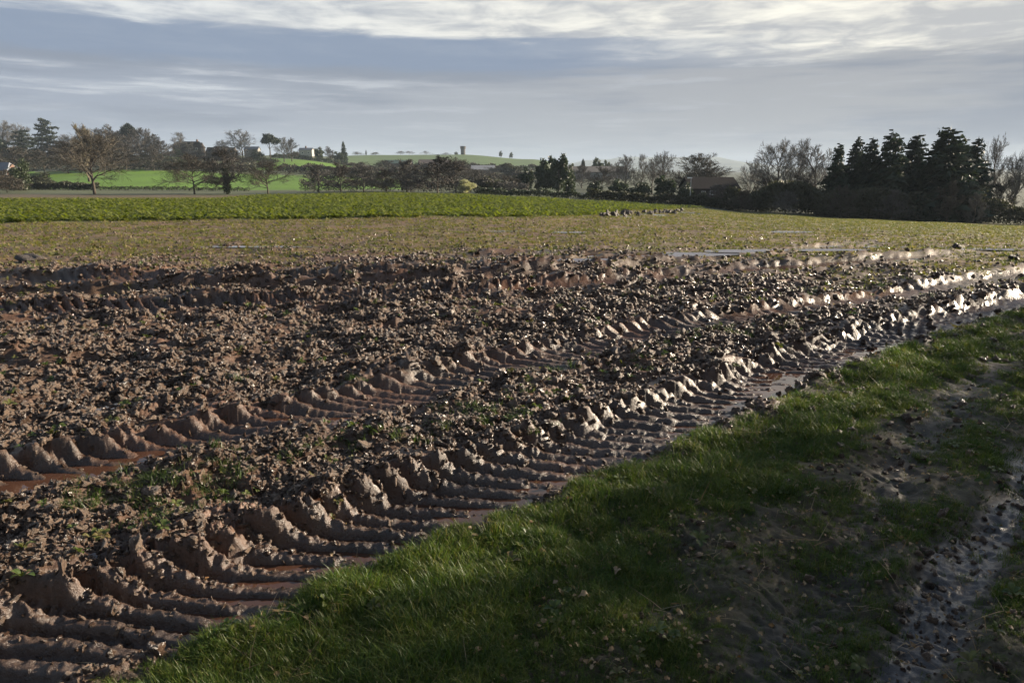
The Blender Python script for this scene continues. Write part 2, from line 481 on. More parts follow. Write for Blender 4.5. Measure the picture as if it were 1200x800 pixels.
def water_material():
    m, g, p = mat('muddy_water')
    pos = g.new('ShaderNodeNewGeometry').outputs['Position']
    g.put(p.inputs['Base Color'], g.mix(g.noise(pos, 2.0, 3), (.060, .027, .016), (.088, .044, .028)))
    p.inputs['Roughness'].default_value = .025; p.inputs['IOR'].default_value = 1.33
    p.inputs['Specular IOR Level'].default_value = 1.0
    b = g.new('ShaderNodeBump'); b.inputs['Distance'].default_value = .0012; b.inputs['Strength'].default_value = .25
    g.put(b.inputs['Height'], g.noise(pos, 14, 2)); g.put(p.inputs['Normal'], b.outputs[0])
    return m


M = dict(
    ground=ground_material(), clod=clod_material(), water=water_material(),
    grass=leafy('grass', [(.026, .058, .012), (.042, .086, .014), (.065, .11, .016), (.10, .135, .022), (.13, .14, .03), (.26, .21, .10)], .4, .45),
    field_grass=leafy('field_grass', [(.025, .045, .012), (.045, .078, .016), (.09, .10, .026)], .4, .45),
    crop=leafy('crop_leaves', [(.075, .095, .016), (.118, .142, .022), (.175, .178, .035)], .45, .42, .5),
    sprig=leafy('sprig_leaves', [(.20, .15, .065), (.26, .20, .085), (.14, .14, .03), (.095, .12, .02), (.12, .13, .024)], .35, .6),
    dead=leafy('dead_leaf', [(.16, .10, .05), (.30, .22, .13), (.22, .12, .05), (.36, .30, .22)], .2, .5),
    bark=simple('bark', (.07, .056, .042), .9, .35, 6),
    twig=simple('twigs', (.070, .061, .047), .85, .25, 2, .15),
    twig_grey=simple('grey_twigs', (.105, .098, .088), .85, .25, 2, .15),
    twig_dark=simple('dark_twigs', (.058, .050, .042), .85, .25, 2, .15),
    ivy=leafy('ivy', [(.02, .032, .014), (.035, .05, .02), (.05, .065, .025)], .15, .5),
    evergreen=leafy('evergreen', [(.024, .036, .02), (.034, .05, .024), (.05, .066, .03)], .15, .5),
    conifer=leafy('conifer_needles', [(.02, .03, .022), (.028, .042, .028), (.042, .056, .034)], .1, .6, .2),
    cedar=leafy('cedar_needles', [(.018, .027, .022), (.03, .04, .03)], .1, .6, .2),
    hedge=leafy('hedge_leaves', [(.034, .038, .024), (.052, .054, .034), (.082, .078, .052)], .15, .6, .2),
    blossom=leafy('blossom', [(.34, .33, .22), (.45, .43, .32)], .3, .7, .2),
    pale_twig=simple('pale_twigs', (.15, .125, .08), .85, .2, 2, .1),
)

# ------------------------------------------------------------------ object helpers
def mesh(name, V, Fc, material=None, smooth=False):
    """V (n,3); Fc (m,3) or (m,4) int array, or list of faces"""
    me = bpy.data.meshes.new(name)
    if isinstance(Fc, np.ndarray):
        V = np.asarray(V, np.float32)
        k = Fc.shape[1]
        me.vertices.add(len(V)); me.vertices.foreach_set('co', V.ravel())
        me.loops.add(Fc.size); me.loops.foreach_set('vertex_index', Fc.astype(np.int32).ravel())
        me.polygons.add(len(Fc))
        me.polygons.foreach_set('loop_start', np.arange(0, Fc.size, k, dtype=np.int32))
        me.polygons.foreach_set('loop_total', np.full(len(Fc), k, np.int32))
        if smooth: me.polygons.foreach_set('use_smooth', np.ones(len(Fc), bool))
        me.update(calc_edges=True)
    else:
        me.from_pydata([tuple(v) for v in V], [], Fc); me.update()
        if smooth:
            for p in me.polygons: p.use_smooth = True
    if material: me.materials.append(material)
    return me


def link(name, me, parent=None, loc=None):
    o = bpy.data.objects.new(name, me); C.objects.link(o)
    if parent: o.parent = parent
    if loc is not None: o.location = loc
    return o


def tag(o, label=None, cat=None, group=None, kind=None):
    if label: o['label'] = label
    if cat: o['category'] = cat
    if group: o['group'] = group
    if kind: o['kind'] = kind
    return o


def thing(name, label, cat, loc, rotz=0.0, group=None, scale=None):
    o = bpy.data.objects.new(name, None); C.objects.link(o); o.empty_display_size = .2
    o.location = loc; o.rotation_euler = (0, 0, rotz)
    if scale is not None: o.scale = scale
    return tag(o, label, cat, group)


class MB:
    def __init__(s): s.v = []; s.f = []
    def box(s, x0, x1, y0, y1, z0, z1):
        b = len(s.v)
        s.v += [(x0, y0, z0), (x1, y0, z0), (x1, y1, z0), (x0, y1, z0), (x0, y0, z1), (x1, y0, z1), (x1, y1, z1), (x0, y1, z1)]
        s.f += [tuple(b + i for i in q) for q in ((0, 3, 2, 1), (4, 5, 6, 7), (0, 1, 5, 4), (1, 2, 6, 5), (2, 3, 7, 6), (3, 0, 4, 7))]
        return s
    def poly(s, pts): b = len(s.v); s.v += pts; s.f.append(tuple(range(b, b + len(pts)))); return s
    def prism_y(s, prof, y0, y1):           # profile in x,z extruded along y
        n = len(prof); b = len(s.v)
        s.v += [(p[0], y0, p[1]) for p in prof] + [(p[0], y1, p[1]) for p in prof]
        s.f.append(tuple(b + i for i in range(n))); s.f.append(tuple(b + n + i for i in reversed(range(n))))
        for i in range(n): j = (i + 1) % n; s.f.append((b + i, b + n + i, b + n + j, b + j))
        return s
    def prism_x(s, prof, x0, x1):           # profile in y,z extruded along x
        n = len(prof); b = len(s.v)
        s.v += [(x0, p[0], p[1]) for p in prof] + [(x1, p[0], p[1]) for p in prof]
        s.f.append(tuple(b + i for i in reversed(range(n)))); s.f.append(tuple(b + n + i for i in range(n)))
        for i in range(n): j = (i + 1) % n; s.f.append((b + j, b + n + j, b + n + i, b + i))
        return s
    def tube(s, pts, radii, n=8):
        b = len(s.v)
        for p, r in zip(pts, radii):
            for k in range(n): t = 2 * math.pi * k / n; s.v.append((p[0] + r * math.cos(t), p[1] + r * math.sin(t), p[2]))
        for i in range(len(pts) - 1):
            for k in range(n):
                q = (k + 1) % n; s.f.append((b + i * n + k, b + i * n + q, b + (i + 1) * n + q, b + (i + 1) * n + k))
        s.f.append(tuple(b + k for k in reversed(range(n)))); e = b + (len(pts) - 1) * n; s.f.append(tuple(e + k for k in range(n)))
        return s
    def build(s, name, material, parent=None, smooth=False): return link(name, mesh(name, s.v, s.f, material, smooth), parent)


# ------------------------------------------------------------------ the ground: one sheet
def build_ground():
    st = math.atan(1.5 / F) * 1.0
    fine = np.arange(-R(46), R(46), st)
    t1 = np.concatenate([np.arange(-math.pi, -R(46), R(1.2)), fine, np.arange(R(46), math.pi - .001, R(1.2))])
    rs = [.25]
    while rs[-1] < 6500:
        r = rs[-1]
        d = min(float(step_of(np.float64(r))), r * .035)
        if r < 1.6: d = .12
        rs.append(r + d)
    rs = np.array(rs)
    A, Rr = np.meshgrid(t1, rs)                    # rows: radius
    X = (np.sin(A) * Rr).ravel(); Y = (np.cos(A) * Rr).ravel()
    sp = np.maximum(.0075, np.repeat(np.gradient(rs), len(t1)))
    h, m = detail(X, Y, sp)
    z = base_z(X, Y) + h
    # push the crumbs sideways a little so they overhang
    nr = (np.hypot(X, Y) < 30) * m['clod']
    k = np.clip(sp, .0075, .03)
    Xo = X + nr * .016 * perlin(X / .09, Y / .09, 200); Yo = Y + nr * .016 * perlin(X / .09, Y / .09, 201)
    V = np.stack([Xo, Yo, z], 1)
    nr_, nc = len(rs), len(t1)
    i = np.arange(nr_ - 1)[:, None] * nc + np.arange(nc)[None, :]
    j = np.arange(nr_ - 1)[:, None] * nc + (np.arange(nc)[None, :] + 1) % nc
    Fq = np.stack([i.ravel(), j.ravel(), (j + nc).ravel(), (i + nc).ravel()], 1)
    # centre cap
    c0 = len(V); V = np.vstack([V, [0, 0, 0]])
    me = mesh('ground', V, Fq, M['ground'], True)
    # ---- what each place is made of
    rr = np.hypot(X, Y); n1 = perlin(X * .35, Y * .35, 300); n2 = perlin(X * 1.7, Y * 1.7, 301)
    col = np.zeros((len(X), 3)); col[:] = (.074, .041, .026)
    def lay(c, w): col[:] = col * (1 - w[:, None]) + np.array(c) * w[:, None]
    lay((.104, .068, .046), np.clip(.5 + n2, 0, 1) * .6)
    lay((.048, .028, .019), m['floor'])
    lay((.075, .050, .036), np.clip(m['bar'] * 1.0, 0, 1) * .7)
    stub = m['stub'] if 'stub' in m else np.zeros(len(X))
    lay((.130, .093, .046), stub * np.clip(.75 + .5 * n1 + .3 * n2, 0, 1))
    right = sstep(X / np.maximum(Y, 1), .15, .5) * sstep(rr, 22, 40)
    lay((.115, .105, .045), right * .8)
    far = sstep(rr, 70, 76)
    eY = edge_Y(X, Y)
    lay((.15, .135, .06), far)
    strip = ((Y > np.interp(X / np.maximum(Y, 1e-3), [TA[0], ray(0, 0)[0], ray(250, 200)[0], ray(360, 200)[0]], [60, 60, 66, 140])) & (Y < eY + 4) & (X / np.maximum(Y, 1e-3) < ray(360, 200)[0])) * 1.0
    lay((.10, .074, .042), strip)
    lay((.075, .085, .025), m['crop'])
    lay((.052, .045, .027), m['verge'] * (rr < 75))
    lay((.052, .042, .036), m['track'])
    a = X / np.maximum(Y, 1e-3)
    beyond = (Y > eY + 2) & (Y > 60)
    lay((.075, .085, .04), beyond * 1.0)
    # fields of the far slopes
    def px(a_): return 600 + a_ * 825.0
    P = px(a)
    def fld(c, p0, p1, Y0, Y1): lay(c, ((P > p0) & (P < p1) & (Y > Y0) & (Y < Y1)) * 1.0)
    G = (.095, .18, .012)
    fld(G, -900, 470, 152, 262)
    fld(G, 300, 470, 305, 425)
    fld((.07, .11, .028), 395, 660, 520, 1300)
    fld((.075, .09, .035), 640, 720, 160, 700)
    fld((.06, .068, .04), 660, 3000, 100, 3000)
    lay((.055, .065, .045), (rr > 2500) * 1.0)
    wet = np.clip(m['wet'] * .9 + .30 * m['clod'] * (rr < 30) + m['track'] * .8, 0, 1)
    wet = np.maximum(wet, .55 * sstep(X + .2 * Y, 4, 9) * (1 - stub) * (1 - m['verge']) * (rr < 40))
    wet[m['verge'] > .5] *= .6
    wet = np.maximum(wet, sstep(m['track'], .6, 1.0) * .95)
    soil = ((rr < 60) & (m['crop'] < .5)) * (1 - sstep(rr, 25, 55)) * (1 - .6 * m['verge'])
    n = len(V)
    def add(name, typ, data, key):
        at_ = me.attributes.new(name, typ, 'POINT'); d = np.zeros((n,) + data.shape[1:], np.float32); d[:len(data)] = data
        at_.data.foreach_set(key, d.ravel())
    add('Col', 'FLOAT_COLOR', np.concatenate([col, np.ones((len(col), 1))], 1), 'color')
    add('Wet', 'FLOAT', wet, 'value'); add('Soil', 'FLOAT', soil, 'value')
    tag(link('ground', me), 'brown muddy field ground with tractor ruts, grass verge and distant green slopes', kind='structure')


build_ground()
print('ground', round(time.time() - T0, 1))


# ------------------------------------------------------------------ standing water in the ruts
def water_strip(rut, s0, s1, w0, w1, zoff, name='puddle'):
    ts = np.arange(s0, s1, .12); ws = np.linspace(w0, w1, 4)
    V = []
    for t in ts:
        for w in ws:
            x, y = rut.point(t, w); V.append((x, y, 0.0))
    V = np.array(V); V[:, 2] = base_z(V[:, 0], V[:, 1]) + zoff
    k = len(ws); Fq = []
    for i in range(len(ts) - 1):
        for j in range(k - 1): q = i * k + j; Fq.append((q + k, q + k + 1, q + 1, q))
    o = link(name, mesh(name, V, np.array(Fq), M['water'], True)); o['kind'] = 'structure'
    return o


def s_at(rut, px, py):
    p = ground_at(px, py); s, w = rut.sw(np.array([p[0]]), np.array([p[1]]), 3.0); return float(s[0]), float(w[0])


water_strip(RUTS[0], 8, s_at(RUTS[0], 480, 598)[0], -.36, .26, -.116)
water_strip(RUTS[0], s_at(RUTS[0], 480, 598)[0] + .15, RUTS[0].len - 30, -.36, .26, -.098)
water_strip(RUTS[1], 8, s_at(RUTS[1], 420, 468)[0], -.28, .26, -.082)
water_strip(RUTS[1], s_at(RUTS[1], 800, 383)[0], RUTS[1].len - 34, -.28, .24, -.096)
water_strip(RUTS[2], s_at(RUTS[2], 520, 323)[0], s_at(RUTS[2], 960, 290)[0], -.40, .40, -.045)
water_strip(RUTS[3], s_at(RUTS[3], 880, 316)[0], s_at(RUTS[3], 1180, 294)[0], -.40, .40, -.042)
water_strip(RUTS[4], s_at(RUTS[4], 420, 311)[0], s_at(RUTS[4], 790, 288)[0], -.3, .3, -.03)
for px, py, rx, ry, dz in ((133, 480, .13, .2, .0), (85, 488, .12, .2, .0), (215, 464, .1, .12, 0), (310, 480, .12, .12, 0),
                           (362, 588, .07, .10, 0), (262, 610, .06, .06, 0), (75, 672, .09, .08, 0), (722, 254, .9, .9, .0), (765, 252.5, 1.0, 1.2, .0), (800, 250, 1.1, 1.5, .0),
                           (625, 272, 1.2, .35, .0), (700, 268, .8, .3, 0), (905, 272, 1.2, .5, 0), (640, 314, 1.5, 0.20, .03), (720, 306, 1.5, 0.24, .03), (790, 303, 1.5, 0.26, .03), (905, 296, 1.5, 0.32, .03), (1040, 290, 1.4, .2, .02), (1165, 293, .9, .3, .02), (470, 318, .9, .1, .01), (300, 291, 1.5, .12, .02)):
    c = ground_at(px, py)
    th = np.linspace(0, 2 * math.pi, 24, endpoint=False)
    rad = 1 + .35 * np.sin(2 * th + px) + .2 * np.sin(3 * th + py)
    vx = c[0] + rx * rad * np.cos(th); vy = c[1] + ry * rad * np.sin(th)
    gz, _ = ground_z(vx, vy); z0 = np.percentile(gz, 52 if np.hypot(*c) > 9 else 35) + dz
    V = [(a_, b_, z0) for a_, b_ in zip(vx, vy)]
    o = link('puddle', mesh('puddle', V, [tuple(range(24))], M['water'])); o['kind'] = 'structure'


# ------------------------------------------------------------------ scattered stuff (geometry nodes)
def scatter(name, protos, pts, rot, scale, label):
    me = bpy.data.meshes.new(name)
    me.vertices.add(len(pts)); me.vertices.foreach_set('co', np.asarray(pts, np.float32).ravel())
    a = me.attributes.new('rot', 'FLOAT_VECTOR', 'POINT'); a.data.foreach_set('vector', np.asarray(rot, np.float32).ravel())
    a = me.attributes.new('scl', 'FLOAT_VECTOR', 'POINT'); a.data.foreach_set('vector', np.asarray(scale, np.float32).ravel())
    a = me.attributes.new('idx', 'INT', 'POINT'); a.data.foreach_set('value', rng.integers(0, len(protos), len(pts)).astype(np.int32))
    me.update()
    col = bpy.data.collections.new(name + '_sources')
    for i, p in enumerate(protos): col.objects.link(bpy.data.objects.new(name + '_piece', p))
    ng = bpy.data.node_groups.new(name, 'GeometryNodeTree')
    ng.interface.new_socket('Geometry', in_out='INPUT', socket_type='NodeSocketGeometry')
    ng.interface.new_socket('Geometry', in_out='OUTPUT', socket_type='NodeSocketGeometry')
    nn = ng.nodes; L = ng.links
    gi = nn.new('NodeGroupInput'); go = nn.new('NodeGroupOutput')
    ip = nn.new('GeometryNodeInstanceOnPoints'); ci = nn.new('GeometryNodeCollectionInfo')
    ci.inputs['Collection'].default_value = col; ci.inputs['Separate Children'].default_value = True; ci.inputs['Reset Children'].default_value = True
    def na(n, t):
        q = nn.new('GeometryNodeInputNamedAttribute'); q.data_type = t; q.inputs[0].default_value = n
        return next(s for s in q.outputs if s.enabled and s.name == 'Attribute')
    L.new(gi.outputs[0], ip.inputs['Points']); L.new(ci.outputs[0], ip.inputs['Instance'])
    ip.inputs['Pick Instance'].default_value = True
    L.new(na('idx', 'INT'), ip.inputs['Instance Index'])
    e2r = nn.new('FunctionNodeEulerToRotation'); L.new(na('rot', 'FLOAT_VECTOR'), e2r.inputs[0])
    L.new(e2r.outputs[0], ip.inputs['Rotation']); L.new(na('scl', 'FLOAT_VECTOR'), ip.inputs['Scale'])
    L.new(ip.outputs[0], go.inputs[0])
    o = link(name, me); md = o.modifiers.new('scatter', 'NODES'); md.node_group = ng
    tag(o, label, kind='stuff')
    return o


def ico(seed, sub=3):
    import bmesh
    bm = bmesh.new(); bmesh.ops.create_icosphere(bm, subdivisions=sub, radius=1.0)
    rg = np.random.default_rng(seed)
    V = np.array([v.co[:] for v in bm.verts]); Fc = np.array([[v.index for v in f.verts] for f in bm.faces]); bm.free()
    for _ in range(11):                             # chop with planes: broken, angular lumps
        nrm = rg.normal(size=3); nrm /= np.linalg.norm(nrm); d = rg.uniform(.45, .85)
        t = V @ nrm - d; V = V - np.outer(np.clip(t, 0, None) * .9, nrm)
    for k in range(3):
        dirs = rg.normal(size=(1, 3)) * (2.5 + 1.6 * k); V = V * (1 + .17 * np.sin(V @ dirs.T * 1.3 + rg.uniform(0, 6)))
    return V, Fc


clods = [mesh('clod', *ico(i), M['clod'], i % 2 == 0) for i in range(8)]


def sample(n, r0, r1, a0=-42, a1=42, p=1.0):
    """points over a sector, thinning with distance (density ~ r**-p)"""
    u = rng.random(n); k = 2 - p
    r = (r0 ** k + u * (r1 ** k - r0 ** k)) ** (1 / k) if abs(k) > 1e-6 else r0 * (r1 / r0) ** u
    t = R(a0) + rng.random(n) * R(a1 - a0)
    return np.sin(t) * r, np.cos(t) * r, r


X, Y, r = sample(380000, 1.8, 34, a0=-46, a1=44, p=2.15)
z, m = ground_z(X, Y)
keep = rng.random(len(X)) < np.clip(m['clod'] * 1.0 * (1 - .75 * m['stub']) * (1 - m['crop']) * (1 - m['verge']) + .05 * m['track'] + .025 * m['verge'], 0, 1) * np.clip(perlin(X * 1.5, Y * 1.5, 400) * .8 + .6, .2, 1)
X, Y, z, r = X[keep], Y[keep], z[keep], r[keep]
n = len(X)
sz = np.clip(.0032 * r, .0062, .026) * np.exp(rng.normal(0, .38, n)) * np.where(rng.random(n) < .03, 1.5, 1); sz = np.minimum(sz, .036)
sc = sz[:, None] * rng.uniform(.4, 1.45, (n, 3))
scatter('mud_clods', clods, np.stack([X, Y, z + sz * .12], 1), rng.uniform(0, 6.28, (n, 3)), sc, 'crumbled wet brown clods strewn over the churned field')
print('clods', n, round(time.time() - T0, 1))


def blades(seed, nb, hgt, spread, width, lean=.5, segs=3, flat=0.0):
    rg = np.random.default_rng(seed); V = []; Fc = []
    for _ in range(nb):
        t = rg.uniform(0, 6.283); rad = spread * math.sqrt(rg.random()); bx, by = rad * math.cos(t), rad * math.sin(t)
        d = rg.uniform(0, 6.283); L = hgt * rg.uniform(.45, 1.15); le = lean * rg.uniform(.3, 1.4)
        w = width * rg.uniform(.6, 1.2); px_, py_ = -math.sin(d), math.cos(d); b = len(V)
        for k in range(segs + 1):
            f = k / segs; o = L * le * f * f; hz = L * (f - .35 * le * f * f) * (1 - flat)
            cx, cy = bx + math.cos(d) * (o + flat * L * f), by + math.sin(d) * (o + flat * L * f); ww = w * (1 - f ** 1.6) / 2
            if k == segs: V.append((cx, cy, hz))
            else: V += [(cx - px_ * ww, cy - py_ * ww, hz), (cx + px_ * ww, cy + py_ * ww, hz)]
        for k in range(segs - 1): Fc += [(b + 2 * k, b + 2 * k + 1, b + 2 * k + 3), (b + 2 * k, b + 2 * k + 3, b + 2 * k + 2)]
        k = segs - 1; Fc.append((b + 2 * k, b + 2 * k + 1, b + 2 * k + 2))
    return np.array(V), np.array(Fc)


grass_p = [mesh('grass_tuft', *blades(i, 34, (.07, .055, .09, .05)[i % 4], .055, .0042, .75), M['grass']) for i in range(8)]
X, Y, r = sample(150000, 1.4, 20, a0=-36, a1=47, p=1.6)
z, m = ground_z(X, Y)
w1 = np.where(np.abs(m['w1']) > 8e9, -9, m['w1'])
pn = perlin(X * 1.6, Y * 1.6, 410) + .6 * perlin(X * 4.5, Y * 4.5, 411)
edge = np.exp(-((w1 + .70) / .35) ** 2)
pr = m['verge'] * np.clip(.60 + .66 * pn + .42 * edge, .32, 1) * (1 - .93 * m['track'])
keep = rng.random(len(X)) < pr
X, Y, z, r, pn, edge = (q[keep] for q in (X, Y, z, r, pn, edge)); n = len(X)
s = np.clip(.37 + .30 * pn + .30 * edge, .22, .95) * rng.uniform(.7, 1.25, n) * (1 + .03 * r)
scatter('verge_grass', grass_p, np.stack([X, Y, z - .006], 1), np.stack([rng.normal(0, .15, n), rng.normal(0, .15, n), rng.uniform(0, 6.28, n)], 1),
        np.stack([s * 1.05, s * 1.05, s], 1), 'rough green grass growing on the shaded verge')
print('grass', n, round(time.time() - T0, 1))

fg = [mesh('field_tuft', *blades(20 + i, 22, .075, .05, .0045, .8), M['field_grass']) for i in range(5)]
X, Y, r = sample(26000, 2.2, 20, a0=-42, a1=42, p=1.2)
z, m = ground_z(X, Y)
pn = perlin(X * 1.1 + 3, Y * 1.1, 420) + .5 * perlin(X * 3.7, Y * 3.7, 421)
s1, w1 = RUTS[0].sw(X, Y, 6.0)
between = np.exp(-((w1 - 1.05) / .38) ** 2) * (X < 3)
pr = (1 - m['verge']) * (1 - m['floor']) * np.clip((pn +   .90 * between - .54) * 1.3, 0, 1) * (1 - m['stub'] * .7)
keep = rng.random(len(X)) < pr
X, Y, z, r = X[keep], Y[keep], z[keep], r[keep]; n = len(X)
s = rng.uniform(.3, .95, n) * (1 + .03 * r)
scatter('field_grass', fg, np.stack([X, Y, z - .004], 1), np.stack([rng.normal(0, .25, n), rng.normal(0, .25, n), rng.uniform(0, 6.28, n)], 1),
        np.stack([s, s, s], 1), 'scattered green grass tufts sprouting between the tractor ruts')

# thin straw-coloured seedlings and weeds over the drilled ground
spr = [mesh('seedling', *blades(40 + i, 9, .10, .05, .016, 1.1, 2, .15), M['sprig']) for i in range(6)]
X, Y, r = sample(120000, 8, 95, a0=-41, a1=41, p=1.15)
z, m = ground_z(X, Y)
a = X / np.maximum(Y, 1e-3)
pr = np.clip(m['stub'] + .06, 0, 1) * (1 - m['crop']) * (1 - m['floor']) * (1 - m['verge']) * (Y < edge_Y(X, Y) - 1) * np.clip(.75 + .8 * perlin(X * .6, Y * .6, 430), .15, 1)
pr = np.where(np.hypot(X, Y) > 70, (Y < edge_Y(X, Y) - 1) * .8, pr)
back = (Y > 60) & (a < ray(300, 200)[0])
keep = (rng.random(len(X)) < pr)
X, Y, z, r = X[keep], Y[keep], z[keep], r[keep]; n = len(X)
s = rng.uniform(.5, 1.1, n) * np.clip(.75 + .016 * r, .8, 1.5)
scatter('seedlings', spr, np.stack([X, Y, z - .003], 1), np.stack([rng.normal(0, .3, n), rng.normal(0, .3, n), rng.uniform(0, 6.28, n)], 1),
        np.stack([s, s, s * .8], 1), 'thin straw-coloured seedlings covering the drilled field')
print('seedlings', n, round(time.time() - T0, 1))


def rosette(seed, nl=9, hgt=.26, wd=.085):
    rg = np.random.default_rng(seed); V = []; Fc = []
    for i in range(nl):
        d = 6.283 * i / nl + rg.uniform(-.4, .4); L = hgt * rg.uniform(.7, 1.2); up = rg.uniform(.35, 1.2); w = wd * rg.uniform(.7, 1.2)
        c, s_ = math.cos(d), math.sin(d); b = len(V)
        for k, f in enumerate((0, .35, .7, 1.0)):
            o = L * (f * .75 + .1); hz = L * (up * f - .55 * f * f) + .03; ww = w * (.18, .9, 1.0, .25)[k] / 2
            cup = ww * .35
            V += [(c * o - s_ * ww, s_ * o + c * ww, hz + cup), (c * o, s_ * o, hz), (c * o + s_ * ww, s_ * o - c * ww, hz + cup)]
        for k in range(3):
            for j in range(2): q = b + 3 * k + j; Fc += [(q, q + 1, q + 4), (q, q + 4, q + 3)]
    return np.array(V), np.array(Fc)


cp = [mesh('crop_plant', *rosette(60 + i), M['crop']) for i in range(6)]
X, Y, r = sample(90000, 18, 135, a0=-42, a1=18, p=1.0)
row = .5                                            # drilled in rows that run across the slope
Yr = np.round((Y + .06 * X) / row) * row - .06 * X + rng.normal(0, .09, len(X)); Y = np.where(r < 55, Yr, Y)
ok = crop_mask(X + rng.normal(0, .15, len(X)), Y - np.abs(rng.normal(0, .7, len(X))) + .25 + .5 * perlin(X * .5, Y * 0, 445))
mid = perlin(X * .25, Y * .9, 440)
ok &= ~((mid < -.62) & (rng.random(len(X)) < .8))
X, Y, r = X[ok], Y[ok], r[ok]; z, m = ground_z(X, Y); n = len(X)
s = rng.uniform(.6, 1.15, n) * np.clip(.9 + .006 * r, .9, 1.5)
scatter('green_crop', cp, np.stack([X, Y, z], 1), np.stack([rng.normal(0, .12, n), rng.normal(0, .12, n), rng.uniform(0, 6.28, n)], 1),
        np.stack([s, s, s * .8], 1), 'bright green leafy crop growing beyond the muddy strip')
print('crop', n, round(time.time() - T0, 1))


M['weed'] = leafy('weed_leaves', [(.03, .055, .014), (.055, .085, .02), (.10, .11, .03), (.12, .08, .035)], .3, .45)
wd = [mesh('weed', *rosette(80 + i, 7, .075, .03), M['weed']) for i in range(4)]
st_ = [mesh('straw', *blades(90 + i, 4, .12, .08, .004, 1.4, 3, .75), M['dead']) for i in range(3)]
for protos, cnt, pv, pf, nm, lb in ((wd, 16000, .045, .10, 'weeds', 'small broad-leaved weeds in the verge and the mud'), (st_, 16000, .14, .10, 'straw', 'bent dead straw stems lying in the verge and the mud')):
    X, Y, r = sample(cnt, 1.5, 18, a0=-41, a1=42, p=1.4)
    z, m = ground_z(X, Y)
    pr = (m['verge'] * pv + (1 - m['verge']) * pf * np.clip(.5 + perlin(X * 1.2, Y * 1.2, 450), 0, 1)) * (1 - m['floor']) * (1 - .8 * m['track']) * (1 - m['crop'])
    keep = rng.random(len(X)) < pr
    X, Y, z, r = X[keep], Y[keep], z[keep], r[keep]; n = len(X); s = rng.uniform(.25, .65, n) * (1 + .05 * r) * (1.25 if nm == 'straw' else 1)
    scatter(nm, protos, np.stack([X, Y, z + .004], 1), np.stack([rng.normal(0, .3, n), rng.normal(0, .3, n), rng.uniform(0, 6.28, n)], 1), np.stack([s, s, s], 1), lb)


# litter of dead leaves on the verge
def dead_leaf(seed):
    rg = np.random.default_rng(seed); L = 1.0; V = []; Fc = []
    for k, f in enumerate(np.linspace(0, 1, 6)):
        w = .34 * math.sin(math.pi * min(.97, f * .92 + .05)) ** .8 * (1 + .25 * (-1) ** k) * rg.uniform(.85, 1.15); zc = .22 * math.sin(f * 3 + rg.uniform(-.3, .3))
        V += [(f - .5, -w, zc + .12 * rg.random()), (f - .5, 0, zc - .06), (f - .5, w, zc + .12 * rg.random())]
    for k in range(5):
        for j in range(2): q = 3 * k + j; Fc += [(q, q + 1, q + 4), (q, q + 4, q + 3)]
    return np.array(V), np.array(Fc)


dl = [mesh('dead_leaf', *dead_leaf(i), M['dead']) for i in range(5)]
X, Y, r = sample(9000, 1.5, 14, a0=-30, a1=42, p=1.2)
z, m = ground_z(X, Y)
keep = rng.random(len(X)) < np.clip(m['verge'] * .75 + .06, 0, 1)
X, Y, z, r = X[keep], Y[keep], z[keep], r[keep]; n = len(X)
s = rng.uniform(.008, .024, n) * (1 + .03 * r)
scatter('leaf_litter', dl, np.stack([X, Y, z + .012], 1), np.stack([rng.normal(0, .5, n), rng.normal(0, .5, n), rng.uniform(0, 6.28, n)], 1),
        np.stack([s, s, s], 1), 'small dead leaves and straw littering the grass')


def pick(px, py):                                    # a place on the relief itself
    a, e = ray(px, py); p = ground_at(px, py)
    Yq = np.linspace(p[1] * .93, p[1] * 1.07, 60); z, _ = ground_z(a * Yq, Yq)
    k = int(np.argmin(np.abs(CAM_H + e * Yq - z))); return a * Yq[k], Yq[k], float(z[k])


# single larger leaves and stones one could pick up
for px, py, L, rz, lab in (
        (684, 409 + 296, .075, .3, 'pale dead leaf lying flat in the middle of the dark verge grass'),
        (722, 676, .085, 1.2, 'grey torn leaf beside the bare patch left of the verge middle'),
        (556, 634, .06, .5, 'orange brown dead leaf on the lit grass edge by the near rut'),
        (1180, 705, .05, 2.0, 'small pale leaf right of the muddy wheel track'),
        (942, 705, .045, .1, 'little whitish leaf between the two worn wheel tracks'),
        (560, 770, .06, .8, 'curled pale leaf lowest in the foreground grass'),
        (1144, 702, .06, 1.1, 'yellowish leaf lying on the edge of the wet wheel track')):
    x, y, z = pick(px, py)
    L *= .62; o = link('fallen_leaf', dl[len(lab) % 5], None, (x, y, z + .022)); o.scale = (L, L * .8, L * 1.5); o.rotation_euler = (.15, .1, rz)
    tag(o, lab, 'leaf', 'fallen leaves on the verge')
M['stone'] = simple('field_stone', (.06, .048, .04), .6, .3, 4, .1, .4, .05, 8)
for px, py, L, zs, lab in ((1120, 292, .24, .6, 'big dark rounded clod standing on the far right of the muddy field'),
                           (1188, 305, .2, .9, 'dark muddy lump at the right edge of the wet ruts'),
                           (963, 395, .045, .8, 'small dark clod on the grass by the end of the near rut'),
                           (877, 441 + 30, .06, .8, 'pale stone half sunk in the shaded verge grass'),
                           (40, 306, .42, .5, 'long dark clod lying left of the far rut')):
    x, y, z = pick(px, py)
    me = mesh('mud_lump', *ico(len(lab), 4), M['stone'], True)
    o = link('mud_lump', me, None, (x, y, z + L * zs * .25)); o.scale = (L * .6, L * .55, L * .5 * zs); o.rotation_euler = (0, 0, px)
    tag(o, lab, 'clod')
